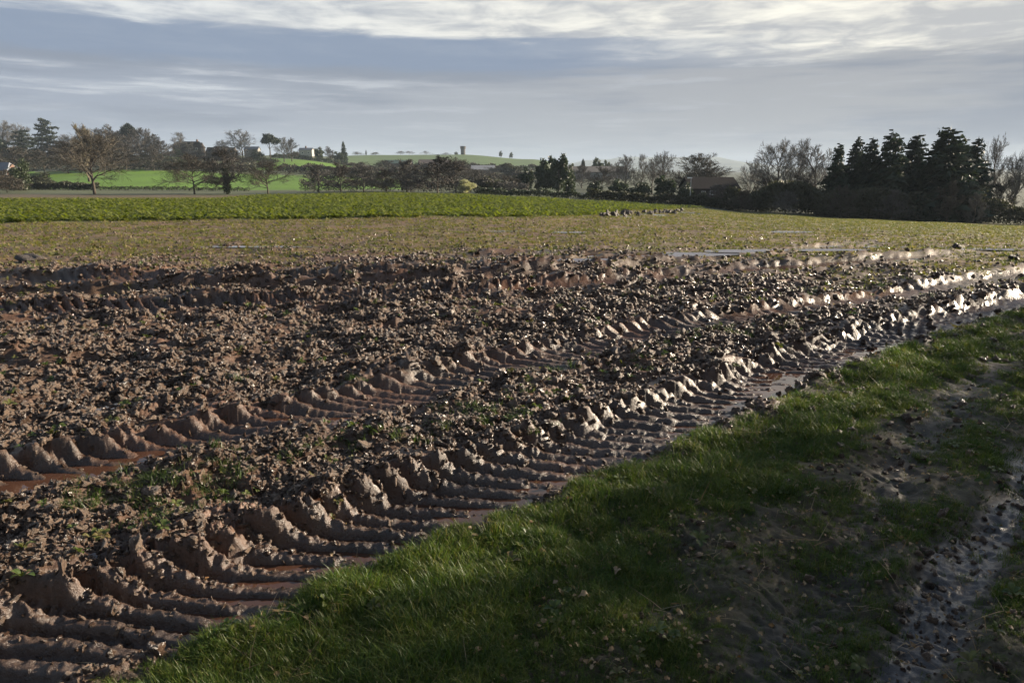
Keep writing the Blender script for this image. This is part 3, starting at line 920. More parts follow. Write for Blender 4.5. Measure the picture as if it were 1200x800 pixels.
# churned heap in front of the crop's end
hp = []
for k in range(70):
    px, py = rng.uniform(702, 800), 0
    py = 253.5 - (px - 702) * .055 + rng.normal(0, 1.0)
    c = ground_at(px, py); hp.append((c[0], c[1], bz(*c)))
hp = np.array(hp); n = len(hp); sz = rng.uniform(.08, .20, n)
dark_clods = [mesh('dark_clod', *ico(40 + i), M['stone'], True) for i in range(4)]
scatter('churned_mud', dark_clods, hp + np.stack([0 * sz, 0 * sz, sz * .3], 1), rng.uniform(0, 6.28, (n, 3)), sz[:, None] * rng.uniform(.7, 1.3, (n, 3)), 'churned dark mud lumps at the end of the green crop')


# ------------------------------------------------------------------ plants: mesh builders (height 1, crown radius about .5)
def _perp(d, rg):
    v = Vector(rg.normal(size=3)); v = v - d * v.dot(d); return v.normalized()


def gen_bare(seed, trunk=.22, up=.35, ang=(30, 58), n=(9, 6, 5, 5), ratio=(.62, .58, .60, .62), width=1.0, twig=.0042, droop=0.0):
    """a leafless tree: trunk, limbs, branches, twigs"""
    rg = np.random.default_rng(seed); Tv, Tf, Cv, Cf = [], [], [], []
    def tube(V, Fc, pts, rad, ns=4):
        b = len(V)
        for i, (p, r_) in enumerate(zip(pts, rad)):
            d = (pts[min(i + 1, len(pts) - 1)] - pts[max(i - 1, 0)]).normalized()
            u = d.orthogonal().normalized(); v = d.cross(u)
            for k in range(ns): t = 2 * math.pi * k / ns; V.append(tuple(p + (u * math.cos(t) + v * math.sin(t)) * r_))
        for i in range(len(pts) - 1):
            for k in range(ns):
                q = (k + 1) % ns; a0, a1, b0, b1 = b + i * ns + k, b + i * ns + q, b + (i + 1) * ns + k, b + (i + 1) * ns + q
                Fc.append((a0, a1, b1)); Fc.append((a0, b1, b0))
    def strip(pts, w):
        b = len(Cv); side = _perp((pts[-1] - pts[0]).normalized(), rg) * (w / 2)
        for i, p in enumerate(pts):
            f = 1 - .6 * i / (len(pts) - 1); Cv.append(tuple(p - side * f)); Cv.append(tuple(p + side * f))
        for i in range(len(pts) - 1):
            q = b + 2 * i; Cf.append((q, q + 1, q + 3)); Cf.append((q, q + 3, q + 2))
    def grow(p, d, L, r_, lev):
        pts = [p]; k = 3 if lev <= 1 else (2 if lev <= 3 else 1)
        dd = d.copy()
        for i in range(k):
            dd = (dd + _perp(dd, rg) * rg.uniform(0, .42) + Vector((0, 0, up * .22 - droop * lev * .12))).normalized()
            pts.append(pts[-1] + dd * (L / k))
        if lev <= 2: tube(Cv, Cf, pts, [r_ * (1 - .7 * i / k) for i in range(k + 1)], 4 if lev == 1 else 3)
        else: strip(pts, max(twig, r_ * 1.6))
        if lev >= len(n): return
        m_ = max(2, int(round(n[lev] * rg.uniform(.75, 1.25))))
        for j in range(m_):
            t = .16 + .84 * (j + rg.random()) / m_; i = min(k - 1, int(t * k)); q = pts[i].lerp(pts[i + 1], t * k - i)
            a_ = R(rg.uniform(*ang)) * (.6 if t > .9 else 1); ax = _perp(dd, rg)
            nd = (dd * math.cos(a_) + ax * math.sin(a_) + Vector((0, 0, up * .3))).normalized()
            grow(q, nd, L * ratio[lev] * rg.uniform(.7, 1.2) * (1.15 - .35 * t), r_ * .5, lev + 1)
    pts = [Vector((0, 0, 0))]; top = .80
    for i in range(5): pts.append(Vector((rg.normal(0, .012) * i, rg.normal(0, .012) * i, top * (i + 1) / 5)))
    tube(Tv, Tf, pts, [.026, .021, .017, .012, .007, .003], 7)
    for j in range(n[0]):
        t = trunk + (top - trunk) * (j + .5 * rg.random()) / n[0]; i = min(4, int(t / top * 5)); q = pts[i].lerp(pts[i + 1], t / top * 5 - i)
        az = j * 2.4 + rg.uniform(-.5, .5); f = (t - trunk) / (top - trunk)
        el = R(rg.uniform(5, 30) + 45 * f) if up < .8 else R(rg.uniform(62, 78))
        d = Vector((math.cos(az) * math.cos(el), math.sin(az) * math.cos(el), math.sin(el)))
        grow(q, d, .40 * (1.05 - .62 * f) * rg.uniform(.8, 1.2), .011 * (1.1 - .6 * f), 1)
    Tv, Cv = np.array(Tv), np.array(Cv)
    zt = np.percentile(Cv[:, 2], 99.3); rad = np.percentile(np.hypot(Cv[:, 0], Cv[:, 1]), 91)
    sc_ = np.array([.5 / rad, .5 / rad, 1 / zt]); s2 = np.array([1 / zt, 1 / zt, 1 / zt])
    return (Tv * s2, np.array(Tf)), (Cv * sc_, np.array(Cf))


def leaf_cloud(seed, lobes, n, size, aspect=1.6, droop=0.0):
    """many small leaf-sized triangles in lobes (x,y,z,rx,rz), denser towards each lobe's surface"""
    rg = np.random.default_rng(seed); L = np.array(lobes); wgt = L[:, 3] ** 2 * 1.0; wgt /= wgt.sum()
    k = rg.choice(len(L), n, p=wgt); d = rg.normal(size=(n, 3)); d /= np.linalg.norm(d, axis=1)[:, None]
    rr_ = rg.random(n) ** .38 * (1 + .10 * rg.normal(size=n))
    c = L[k, :3] + d * rr_[:, None] * np.stack([L[k, 3], L[k, 3], L[k, 4]], 1)
    c = c[c[:, 2] > .005]; n = len(c)
    u = rg.normal(size=(n, 3)); u[:, 2] = u[:, 2] * .6 - droop; u /= np.linalg.norm(u, axis=1)[:, None]
    v = rg.normal(size=(n, 3)); v -= (v * u).sum(1)[:, None] * u; v /= np.linalg.norm(v, axis=1)[:, None]
    s_ = size * rg.uniform(.5, 1.4, n)[:, None]
    V = np.stack([c - v * s_ * .5, c + v * s_ * .5, c + u * s_ * aspect], 1).reshape(-1, 3)
    return V, np.arange(3 * n).reshape(-1, 3)


def gen_conifer(seed, width=1.0, tiers=24):
    """spruce: trunk and whorls of drooping, ragged sprays"""
    rg = np.random.default_rng(seed); V = []; Fc = []
    for i in range(tiers):
        f = (i + rg.uniform(0, .6)) / tiers; zt_ = .05 + .93 * f
        Lm = .5 * (1 - f) ** .62 * rg.uniform(.78, 1.15) + .012
        nb = int(7 + 8 * (1 - f)); off = rg.uniform(0, 6.28)
        for b in range(nb):
            if rg.random() < .07: continue
            az = off + 6.283 * b / nb + rg.uniform(-.25, .25); L = Lm * rg.uniform(.5, 1.2); dr = rg.uniform(.12, .34) * (1 - .7 * f); tip = rg.uniform(.0, .10)
            c, s_ = math.cos(az), math.sin(az); ns = 9; z0 = zt_ + rg.normal(0, .016)
            for q in range(ns):
                t = (q + 1) / ns; o = L * t; hz = z0 - dr * o + tip * o * t
                for sd in (-1, 1):
                    l = L * .42 * (1 - .5 * t) * rg.uniform(.6, 1.2); ba = az + sd * rg.uniform(.5, 1.1)
                    bx, by = c * o * .92, s_ * o * .92; ex, ey = bx + math.cos(ba) * l, by + math.sin(ba) * l
                    ez = hz - l * rg.uniform(.1, .5); w = l * .30 + .008; k = len(V)
                    V += [(bx - s_ * w, by + c * w, hz + .004), (bx + s_ * w, by - c * w, hz - w * 1.2), (ex, ey, ez)]; Fc.append((k, k + 1, k + 2))
    lob = []
    for i in range(90):
        z0 = .04 + .88 * rg.random() ** 1.25; L = .5 * (1 - z0) ** .62 * rg.uniform(.25, .75); az = rg.uniform(0, 6.28)
        lob.append((math.cos(az) * L, math.sin(az) * L, z0, .04 + .10 * (1 - z0), .065))
    V2, _ = leaf_cloud(seed, lob, 3600, .028, 2.0, .7); k = len(V); V += [tuple(v) for v in V2]; Fc += [(k + 3 * i, k + 3 * i + 1, k + 3 * i + 2) for i in range(len(V2) // 3)]
    V.append((0, 0, 1.0)); V += [(.012, 0, .93), (-.012, .006, .93)]; k = len(V) - 3; Fc.append((k, k + 1, k + 2))
    t = MB().tube([(0, 0, 0), (0, 0, .5), (0, 0, .96)], [.016, .010, .002], 6)
    return (np.array(t.v), t.f), (np.array(V), np.array(Fc))


def gen_cedar(seed):
    rg = np.random.default_rng(seed); lobes = []
    for i in range(17):
        f = i / 16; z0 = .28 + .70 * f; L = .5 * (1 - .75 * f) * rg.uniform(.6, 1.1); az = i * 2.4
        lobes.append((math.cos(az) * L * .62, math.sin(az) * L * .62, z0, L * .55 + .05, .028))
    lobes.append((0, 0, .97, .10, .03))
    t = MB().tube([(0, 0, 0), (.01, 0, .5), (0, 0, .96)], [.03, .02, .006], 6)
    return (np.array(t.v), t.f), leaf_cloud(seed, lobes, 3200, .035)


def blobs(seed, k, zlo, zhi, rad, squash=.8, spread=.34):
    rg = np.random.default_rng(seed); out = []
    for i in range(k):
        t = rg.uniform(0, 6.28); q = math.sqrt(rg.random()) * spread; z0 = zlo + (zhi - zlo) * rg.random()
        taper = 1 - .55 * max(0, (z0 - .55) / .45)
        out.append((math.cos(t) * q * taper, math.sin(t) * q * taper, z0, rad * rg.uniform(.6, 1.2) * taper, rad * squash * rg.uniform(.7, 1.2)))
    return out


PROTO = {}


def proto(kind):
    if kind in PROTO: return PROTO[kind]
    base, _, sd = kind.partition(':'); sd = int(sd or 0); parts = []
    if base == 'oak': (t, c) = gen_bare(10 + sd, .20, .30, (32, 62), (15, 8, 6, 9), twig=.0034); mt, mc = M['bark'], M['twig']
    elif base == 'ash': (t, c) = gen_bare(30 + sd, .20, .32, (28, 56), (12, 7, 6, 8), twig=.004); mt, mc = M['bark'], M['twig_grey']
    elif base == 'dark': (t, c) = gen_bare(50 + sd, .12, .35, (30, 60), (13, 7, 6, 5), twig=.009); mt, mc = M['bark'], M['twig_dark']
    elif base == 'dome': (t, c) = gen_bare(65 + sd, .04, .38, (28, 58), (22, 8, 6, 7), twig=.0055); mt, mc = M['bark'], M['twig']
    elif base == 'scrub': (t, c) = gen_bare(70 + sd, .04, .45, (25, 55), (15, 7, 6, 5), twig=.009); mt, mc = M['bark'], M['twig']
    elif base == 'greyscrub': (t, c) = gen_bare(90 + sd, .04, .5, (25, 55), (14, 7, 6, 5), twig=.008); mt, mc = M['bark'], M['twig_grey']
    elif base == 'poplar': (t, c) = gen_bare(110 + sd, .06, 1.0, (10, 22), (16, 8, 6, 5), twig=.006); mt, mc = M['bark'], M['pale_twig']
    elif base == 'conifer': (t, c) = gen_conifer(130 + sd); mt, mc = M['bark'], M['conifer']
    elif base == 'cedar': (t, c) = gen_cedar(150 + sd); mt, mc = M['bark'], M['cedar']
    elif base in ('evergreen', 'bush', 'hedgebush', 'blossom'):
        lob = blobs(170 + sd, 16, .22, .86, .17) if base == 'evergreen' else blobs(190 + sd, 16, .10, .80, .22, .8, .36)
        c = leaf_cloud(200 + sd, lob, 4200, .05)
        q = MB().tube([(0, 0, 0), (0, 0, .3), (.01, 0, .6)], [.028, .02, .008], 6); t = (np.array(q.v), q.f)
        mt = M['bark']; mc = {'evergreen': M['evergreen'], 'bush': M['ivy'], 'hedgebush': M['hedge'], 'blossom': M['blossom']}[base]
    elif base == 'cypress':
        c = leaf_cloud(230 + sd, [(0, 0, .1 + .085 * i, .42 * (1 - abs(i / 10 - .35)) , .09) for i in range(10)], 1500, .05)
        q = MB().tube([(0, 0, 0), (0, 0, .6)], [.05, .02], 5); t = (np.array(q.v), q.f); mt, mc = M['bark'], M['conifer']
    elif base == 'pine':
        lob = [(math.cos(i * 2.4) * .30 * (i % 3) / 2, math.sin(i * 2.4) * .30 * (i % 3) / 2, .72 + .08 * (i % 3 == 0) + .03 * (i % 4), .2, .10) for i in range(12)]
        c = leaf_cloud(240 + sd, lob, 2400, .045)
        q = MB().tube([(0, 0, 0), (.01, 0, .4), (0, 0, .8)], [.025, .018, .01], 6)
        for az in (0, 1.9, 4.0): q.tube([(0, 0, .45), (math.cos(az) * .2, math.sin(az) * .2, .68)], [.01, .006], 5)
        t = (np.array(q.v), q.f); mt, mc = M['bark'], M['cedar']
    tm = mesh(base + '_trunk', t[0], t[1], mt, True); cm = mesh(base + '_crown', c[0], c[1], mc)
    PROTO[kind] = (tm, cm, None)
    return PROTO[kind]


ivy_me = None


def plant(name, kind, px, Y, top, hw, label, group=None, cat='tree', base=None, ivy=False):
    """hw: half width of the crown in photograph pixels; top: its highest row"""
    global ivy_me
    a = ray(px, 200)[0]; x = a * Y
    z0 = (CAM_H + ray(600, base)[1] * Y) if base else bz(x, Y)
    ztop = CAM_H + ray(600, top)[1] * Y; h = max(.3, ztop - z0); w = 2 * hw / 825.0 * Y
    t, c, _ = proto(kind)
    o = thing(name, label, cat, (x, Y, z0 - .02 * h), rotz=(px * 1.7) % 6.28, group=group, scale=(w, w, h * 1.02))
    tr = link('trunk', t, o); tr.scale = (h / w, h / w, 1)
    link('crown', c, o)
    if ivy:
        if ivy_me is None: ivy_me = mesh('ivy', *leaf_cloud(77, [(0, 0, .1 + .06 * i, .085 - .004 * i, .07) for i in range(9)], 900, .035), M['ivy'])
        iv = link('ivy', ivy_me, o); iv.scale = (h / w, h / w, 1)
    return o


# ---- trees at the left end of the field
plant('oak_tree', 'oak:0', 107, 112, 150, 40, 'large bare brown oak standing alone at the left end of the green crop')
plant('oak_tree', 'oak:1', 225, 114, 181, 33, 'bare brown spreading tree second along the field edge from the large oak')
plant('ivy_tree', 'dark:0', 264, 118, 174, 26, 'dark ivy-clad bare tree right beside the second brown tree on the field edge', ivy=True)
plant('oak_tree', 'oak:2', 312, 118, 189, 25, 'small round bare tree alone against the bright green slope')
plant('poplar_tree', 'poplar:0', 103, 190, 147, 14, 'tall narrow pale upright tree rising behind the large bare oak')
G1 = 'bare scrub trees along the far edge of the crop'
for px, Y, top, hw, kind, lab in (
        (372, 126, 192, 20, 'greyscrub:0', 'leftmost bare scrub tree of the row behind the crop, next to the bright slope'),
        (398, 132, 190, 20, 'dark:1', 'dark ivy-hung scrub tree in the row behind the crop'),
        (425, 128, 193, 20, 'greyscrub:1', 'pale grey scrub right of the dark ivy-hung tree'),
        (452, 130, 198, 20, 'scrub:0', 'low brown scrub in the gap left of the broad bare tree'),
        (476, 126, 187, 26, 'greyscrub:2', 'twiggy grey tree left of the broad dark bare tree'),
        (512, 124, 183, 34, 'dark:2', 'broad dark bare tree left of the white blossom bush'),
        (534, 131, 186, 20, 'ash:0', 'slender bare tree just left of the white blossom bush'),
        (572, 134, 205, 20, 'hedgebush:0', 'olive bush right of the white blossom bush'),
        (598, 138, 207, 18, 'scrub:1', 'brown scrub left of the dark evergreens behind the crop')):
    plant('scrub_tree', kind, px, Y, top, hw, lab, G1)
plant('blossom_bush', 'blossom:0', 546, 121, 209, 11, 'cream white blossoming bush behind the middle of the crop', cat='bush')
G2 = 'brown scrub at the left edge of the frame'
for px, Y, top, hw, kind, lab in ((4, 118, 206, 20, 'scrub:2', 'brown scrub in front of the brick house at the left edge'),
                                  (24, 135, 184, 12, 'bush:0', 'dark narrow ivy-covered tree right of the brick house'),
                                  (-30, 120, 200, 24, 'scrub:0', 'brown scrub left of the brick house, mostly out of frame'),
                                  (48, 160, 200, 18, 'hedgebush:1', 'olive bush behind the dark hedge on the left')):
    plant('scrub_bush', kind, px, Y, top, hw, lab, G2, 'bush')


for px, Y, top, hw, kind, lab in ((2, 138, 199, 9, 'scrub:1', 'brown scrub close in front of the brick house gable'), (14, 140, 196, 7, 'hedgebush:0', 'olive shrub at the corner of the brick house'),
                                  (208, 366, 174, 9, 'bush:0', 'dark shrub at the left corner of the gabled house'), (236, 366, 176, 9, 'dark:1', 'dark thicket at the right corner of the gabled house'),
                                  (256, 372, 176, 11, 'dark:2', 'dark thicket in front of the lodge roof'), (275, 374, 175, 10, 'dark:0', 'dark thicket between lodge and grey house'),
                                  (302, 384, 174, 9, 'bush:1', 'dark shrub right of the grey house')):
    plant('shrub', kind, px, Y, top, hw, lab, 'shrubs close to the hill houses', 'bush')
# ---- hedges
def hedge(px0, px1, Y0, Y1, hpx, label, kind='hedge', n=2600, name='hedge', leafsize=.11):
    rg = np.random.default_rng(int(px0 * 7 + Y0)); t = rg.random(n * 2)
    Yy = Y0 + (Y1 - Y0) * t; P_ = px0 + (px1 - px0) * t; x = np.array([ray(p, 200)[0] for p in P_]) * Yy
    H = hpx / 825.0 * (Y0 + Y1) / 2
    top = H * (.72 + .38 * perlin(x / (H * 1.1), Yy * 0 + Y0, 500) + .15 * perlin(x / (H * .35), Yy * 0, 501))
    zz = np.maximum(top, .3 * H) * rg.random(len(x)) ** .62
    dy = rg.normal(0, H * .22, len(x)); b0 = base_z(x, Yy + dy)
    c = np.stack([x, Yy + dy, b0 + zz], 1)
    o0 = np.array([c[:, 0].mean(), c[:, 1].mean(), b0.mean()]); c -= o0
    u = rg.normal(size=c.shape); u[:, 2] = np.abs(u[:, 2]); u /= np.linalg.norm(u, axis=1)[:, None]
    v = rg.normal(size=c.shape); v -= (v * u).sum(1)[:, None] * u; v /= np.linalg.norm(v, axis=1)[:, None]
    s_ = H * leafsize * rg.uniform(.5, 1.5, len(x))[:, None]
    V = np.stack([c - v * s_ * .5, c + v * s_ * .5, c + u * s_ * 1.6], 1).reshape(-1, 3)
    o = link(name, mesh(name, V, np.arange(len(V)).reshape(-1, 3), M[kind]), None, o0)
    return tag(o, label, 'hedge')


hedge(24, 112, 140, 142, 11, 'low dark clipped hedge at the foot of the left green field', 'hedge')
hedge(112, 290, 142, 140, 6, 'low dark hedge running right from the bare oak', 'hedge')
hedge(318, 400, 430, 430, 6, 'straight dark hedge on the hillside below the white house', 'ivy')
hedge(325, 480, 282, 290, 11, 'brown hedge between the two bright green slopes', 'twig')
hedge(150, 300, 268, 275, 12, 'hedge along the top of the bright green field on the left', 'hedge')
hedge(560, 720, 122, 118, 10, 'dark hedge behind the right end of the green crop', 'ivy', 3200)
hedge(690, 870, 112, 103, 16, 'dark overgrown hedge below the bare willow dome', 'hedge', 5000, leafsize=.08)
hedge(855, 1010, 106, 97, 40, 'tall dark hedge left of the spruce row', 'hedge', 8000, leafsize=.05)
hedge(960, 1150, 97, 92, 42, 'tall dark hedge at the foot of the spruces', 'hedge', 9000, leafsize=.045)
hedge(1120, 1330, 92, 86, 32, 'dark hedge under the bare trees at the right edge', 'hedge', 8000, leafsize=.045)
hedge(600, 690, 300, 310, 9, 'brown hedge beyond the dark evergreens', 'twig')
hedge(480, 640, 420, 440, 9, 'hedge below the farm roofs in the valley', 'twig')

hedge(350, 480, 138, 134, 18, 'bushy brown hedge under the scrub trees behind the crop', 'twig', 2200, leafsize=.06)
hedge(470, 620, 134, 132, 20, 'bushy dark brown hedge behind the white blossom bush', 'twig_grey', 3000, leafsize=.06)
hedge(360, 640, 225, 235, 13, 'brown hedge line in the valley behind the scrub trees', 'twig', 3000, leafsize=.08)
# ---- woods and parkland on the left hill
G3 = 'bare trees of the hilltop wood on the left'
wood = [(8, 330, 142, 18, 'ash:1', 'bare tree at the far left of the hilltop wood'),
        (30, 335, 146, 16, 'ash:2', 'bare tree second from the left on the hilltop'),
        (86, 340, 158, 14, 'ash:0', 'bare tree between the dark cedar and the pale upright tree'),
        (74, 330, 166, 16, 'dark:3', 'dark bare tree under the dark cedar'),
        (122, 350, 150, 18, 'dark:0', 'dark bare tree at the left side of the domed wood'),
        (137, 345, 147, 17, 'dark:1', 'dark bare tree left of the pine in the domed wood'),
        (150, 355, 148, 16, 'dark:2', 'dark bare tree beside the pine top of the domed wood'),
        (167, 345, 150, 17, 'dark:3', 'dark bare tree right of the pine in the domed wood'),
        (180, 350, 154, 16, 'dark:1', 'dark bare tree near the right end of the domed wood'),
        (192, 345, 164, 14, 'dark:2', 'lower dark bare tree closing the domed wood on the right'),
        (215, 370, 155, 17, 'ash:3', 'rounded bare tree in front of the dark gabled house'),
        (262, 380, 164, 8, 'ash:0', 'small bare tree over the dark low roof'),
        (286, 380, 152, 17, 'ash:1', 'tall bare tree left of the umbrella pine'),
        (334, 385, 161, 10, 'ash:2', 'bare tree right of the umbrella pine'),
        (343, 390, 162, 9, 'dark:0', 'bare tree left of the white house')]
for px, Y, top, hw, kind, lab in wood: plant('bare_tree', kind, px, Y, top, hw, lab, G3)
rg_ = np.random.default_rng(11)
for k in range(32):
    px = rg_.uniform(-30, 205); Y = rg_.uniform(255, 400)
    top = np.interp(px, [-30, 40, 90, 115, 150, 190, 205], [156, 164, 166, 152, 148, 158, 178]) + abs(rg_.normal(0, 9)) + (400 - Y) * .09
    plant('wood_tree', ('dark:%d' % (k % 4)) if k % 3 else 'scrub:%d' % (k % 4), px, Y, top, rg_.uniform(17, 26), 'bare brown tree merging into the massed wood on the left hill', 'bare trees massed in the left wood')
for k in range(16):
    px = rg_.uniform(345, 610); Y = rg_.uniform(170, 400)
    plant('valley_scrub_tree', ('scrub:%d' % (k % 4)) if k % 2 else 'greyscrub:%d' % (k % 3), px, Y, np.interp(Y, [170, 400], [202, 190]) + rg_.uniform(-2, 6), rg_.uniform(14, 22), 'bare brown tree merging into the scrub of the valley below the ridge', 'bare trees massed in the valley')
plant('cedar_tree', 'cedar:0', 61, 345, 140, 21, 'dark layered cedar standing above the left wood')
plant('cedar_tree', 'cedar:1', 33, 325, 153, 22, 'dark sloping cedar left of the taller layered cedar')
plant('pine_tree', 'pine:0', 157, 352, 144, 10, 'dark pine top poking out of the domed wood')
plant('pine_tree', 'pine:1', 318, 380, 156, 14, 'umbrella-shaped dark pine left of the white house')
G4 = 'brown trees below the hilltop wood'
low = [(15, 250, 172, 30, 'scrub:0', 'brown tree mass below the hilltop at the left edge'),
       (52, 240, 176, 24, 'dark:2', 'dark brown tree mass left of the large oak'),
       (80, 250, 172, 24, 'scrub:1', 'brown tree mass behind the large oak'),
       (128, 260, 178, 22, 'dark:0', 'brown tree mass right behind the large oak'),
       (158, 290, 181, 20, 'hedgebush:0', 'olive bushes below the domed wood'),
       (190, 285, 179, 18, 'bush:1', 'dark evergreen bush right below the domed wood'),
       (205, 270, 184, 16, 'bush:0', 'dark evergreen bush above the second brown tree'),
       (240, 300, 186, 20, 'scrub:2', 'brown bushes below the dark gabled house'),
       (285, 290, 184, 22, 'scrub:0', 'brown bushes above the small round bare tree'),
       (312, 330, 182, 14, 'hedgebush:1', 'olive bush under the umbrella pine'),
       (3, 320, 158, 14, 'evergreen:0', 'dark evergreen at the left frame edge on the hill')]
for px, Y, top, hw, kind, lab in low: plant('hill_tree', kind, px, Y, top, hw, lab, G4)
G5 = 'trees along the hilltop right of the white house'
for px, Y, top, hw, kind, lab in ((374, 440, 172, 8, 'evergreen:1', 'dark evergreen immediately right of the white house'),
                                  (388, 445, 172, 10, 'dark:1', 'dark bare tree in the row right of the white house'),
                                  (398, 440, 177, 9, 'evergreen:2', 'low evergreen at the foot of the pointed conifer'),
                                  (348, 445, 177, 6, 'bush:0', 'bush left of the white house on the hill')):
    plant('hilltop_tree', kind, px, Y, top, hw, lab, G5)
plant('conifer_tree', 'conifer:0', 404, 450, 165, 6, 'pointed conifer at the right end of the hilltop tree row')
plant('cypress_tree', 'cypress:0', 430, 800, 175.5, 1.4, 'single dark cypress on the green ridge')
G6 = 'far small trees on the green ridge'
for px, Y, top, hw, kind, lab in ((420, 810, 178, 7, 'greyscrub:0', 'faint round tree left of the dark cypress on the ridge'),
                                  (441, 810, 178.5, 6, 'greyscrub:1', 'faint round tree right of the dark cypress on the ridge'),
                                  (470, 810, 177, 6, 'ash:1', 'left one of a pair of bare trees on the ridge'),
                                  (480, 810, 177, 6, 'ash:2', 'right one of a pair of bare trees on the ridge'),
                                  (500, 810, 177, 7, 'ash:3', 'bare tree on the ridge midway to the water tower'),
                                  (523, 812, 179, 5, 'greyscrub:2', 'low grey bush on the ridge left of the tower'),
                                  (535, 806, 177.6, 2.6, 'bush:1', 'small dark bush at the foot of the water tower'),
                                  (587, 805, 176.5, 2.6, 'evergreen:1', 'small dark tree right of the tower on the ridge'),
                                  (599, 805, 178, 2.6, 'evergreen:2', 'second small dark tree right of the tower')):
    plant('ridge_tree', kind, px, Y, top, hw, lab, G6)
G7 = 'brown trees in the valley below the ridge'
for px, Y, top, hw, kind, lab in ((420, 300, 190, 22, 'scrub:1', 'brown valley tree below the hilltop conifer'),
                                  (450, 320, 188, 20, 'dark:3', 'dark valley tree left of the green barn roof'),
                                  (480, 300, 194, 18, 'scrub:2', 'brown valley tree under the green barn roof'),
                                  (535, 290, 188, 22, 'scrub:0', 'brown valley tree under the water tower'),
                                  (565, 300, 199, 16, 'greyscrub:1', 'grey valley scrub below the grey shed'),
                                  (598, 330, 190, 16, 'hedgebush:0', 'olive valley tree right of the grey shed'),
                                  (580, 260, 203, 18, 'scrub:1', 'brown valley scrub right of the blossom bush')):
    plant('valley_tree', kind, px, Y, top, hw, lab, G7)

# ---- evergreens and bare trees in the middle
G8 = 'dark evergreens behind the end of the crop'
for px, Y, top, hw, kind, lab in ((607, 148, 203, 11, 'evergreen:0', 'short dark evergreen at the left of the middle clump'),
                                  (619, 146, 195, 9, 'evergreen:1', 'pointed dark evergreen left of the tall middle clump'),
                                  (640, 150, 181, 15, 'evergreen:2', 'left half of the tall dark evergreen clump'),
                                  (655, 146, 179, 15, 'evergreen:0', 'tallest dark evergreen of the middle clump'),
                                  (668, 150, 190, 9, 'bush:1', 'lower evergreen on the right side of the middle clump'),
                                  (698, 130, 212, 12, 'evergreen:1', 'dark rounded evergreen right of the low gap'),
                                  (726, 126, 209, 14, 'evergreen:2', 'dark rounded evergreen below the bare trees'),
                                  (752, 124, 212, 16, 'bush:0', 'dark ivy bush below the bare trees'),
                                  (782, 122, 205, 18, 'evergreen:0', 'broad dark evergreen below the willow dome'),
                                  (806, 120, 212, 12, 'bush:1', 'dark bush left of the lamp post')):
    plant('evergreen_tree', kind, px, Y, top, hw, lab, G8)
for px, Y, top, hw, kind, lab in ((682, 200, 193, 12, 'greyscrub:1', 'grey bare tree in front of the left end of the long pale roof'), (706, 190, 196, 13, 'scrub:1', 'brown bare tree in front of the right half of the long pale roof'),
                                  (722, 180, 190, 11, 'ash:2', 'slim bare tree at the right end of the long pale roof'), (842, 108, 216, 15, 'greyscrub:2', 'twiggy grey scrub in front of the roof of the dark-roofed building')):
    plant('scrub_tree', kind, px, Y, top, hw, lab, 'bare trees in front of the sheds')
G9 = 'bare trees in the middle distance'
for px, Y, top, hw, kind, lab in ((734, 170, 182, 14, 'ash:1', 'leftmost bare tree above the middle evergreens'),
                                  (752, 172, 181, 13, 'ash:3', 'second bare tree above the middle evergreens'),
                                  (775, 168, 178, 14, 'ash:0', 'tallest bare tree left of the willow dome'),
                                  (765, 175, 186, 14, 'ash:2', 'shorter bare tree filling the group left of the willow dome')):
    plant('bare_tree', kind, px, Y, top, hw, lab, G9)
plant('willow_tree', 'dome:0', 820, 158, 181, 36, 'broad dome-shaped bare willow behind the dark-roofed building')
for px, Y, top, hw, kind, lab in ((683, 300, 186, 2.6, 'pine:0', 'small round-headed pine over the long pale roof'),
                                  (700, 310, 184, 9, 'evergreen:2', 'dark tree clump over the long pale roof'),
                                  (711, 305, 187, 6, 'evergreen:1', 'lower dark tree right of the clump over the long pale roof'),
                                  (672, 305, 190, 5, 'bush:0', 'dark bush at the left end of the long pale roof')):
    plant('far_tree', kind, px, Y, top, hw, lab, 'dark trees behind the long pale roof')

# ---- right side
for px, Y, top, hw, kind, lab in ((826, 112, 224, 9, 'bush:0', 'dark bush in front of the left windows of the dark-roofed building'), (848, 110, 223, 9, 'hedgebush:0', 'olive bush in front of the middle of the dark-roofed building'),
                                  (866, 110, 216, 10, 'bush:1', 'dark bush at the right corner of the dark-roofed building'), (836, 113, 231, 9, 'hedgebush:1', 'low olive bush between the windows of the dark-roofed building')):
    plant('bush', kind, px, Y, top, hw, lab, 'bushes along the dark-roofed building', 'bush')
G10 = 'bare trees left of the spruce row'
for px, Y, top, hw, kind, lab in ((884, 122, 186, 14, 'ash:2', 'low bare tree right of the dark-roofed building'),
                                  (912, 112, 165, 29, 'ash:0', 'broad rounded bare tree left of the spruces'),
                                  (938, 116, 163, 20, 'ash:3', 'slim tall bare tree in front of the gap before the spruces'),
                                  (958, 112, 171, 24, 'ash:1', 'bare tree touching the leftmost spruce'),
                                  (898, 115, 205, 24, 'scrub:0', 'brown scrub under the broad rounded bare tree'),
                                  (945, 108, 205, 26, 'dark:1', 'dark scrub under the bare trees left of the spruces')):
    plant('bare_tree', kind, px, Y, top, hw, lab, G10)
G11 = 'spruces in the dark row on the right'
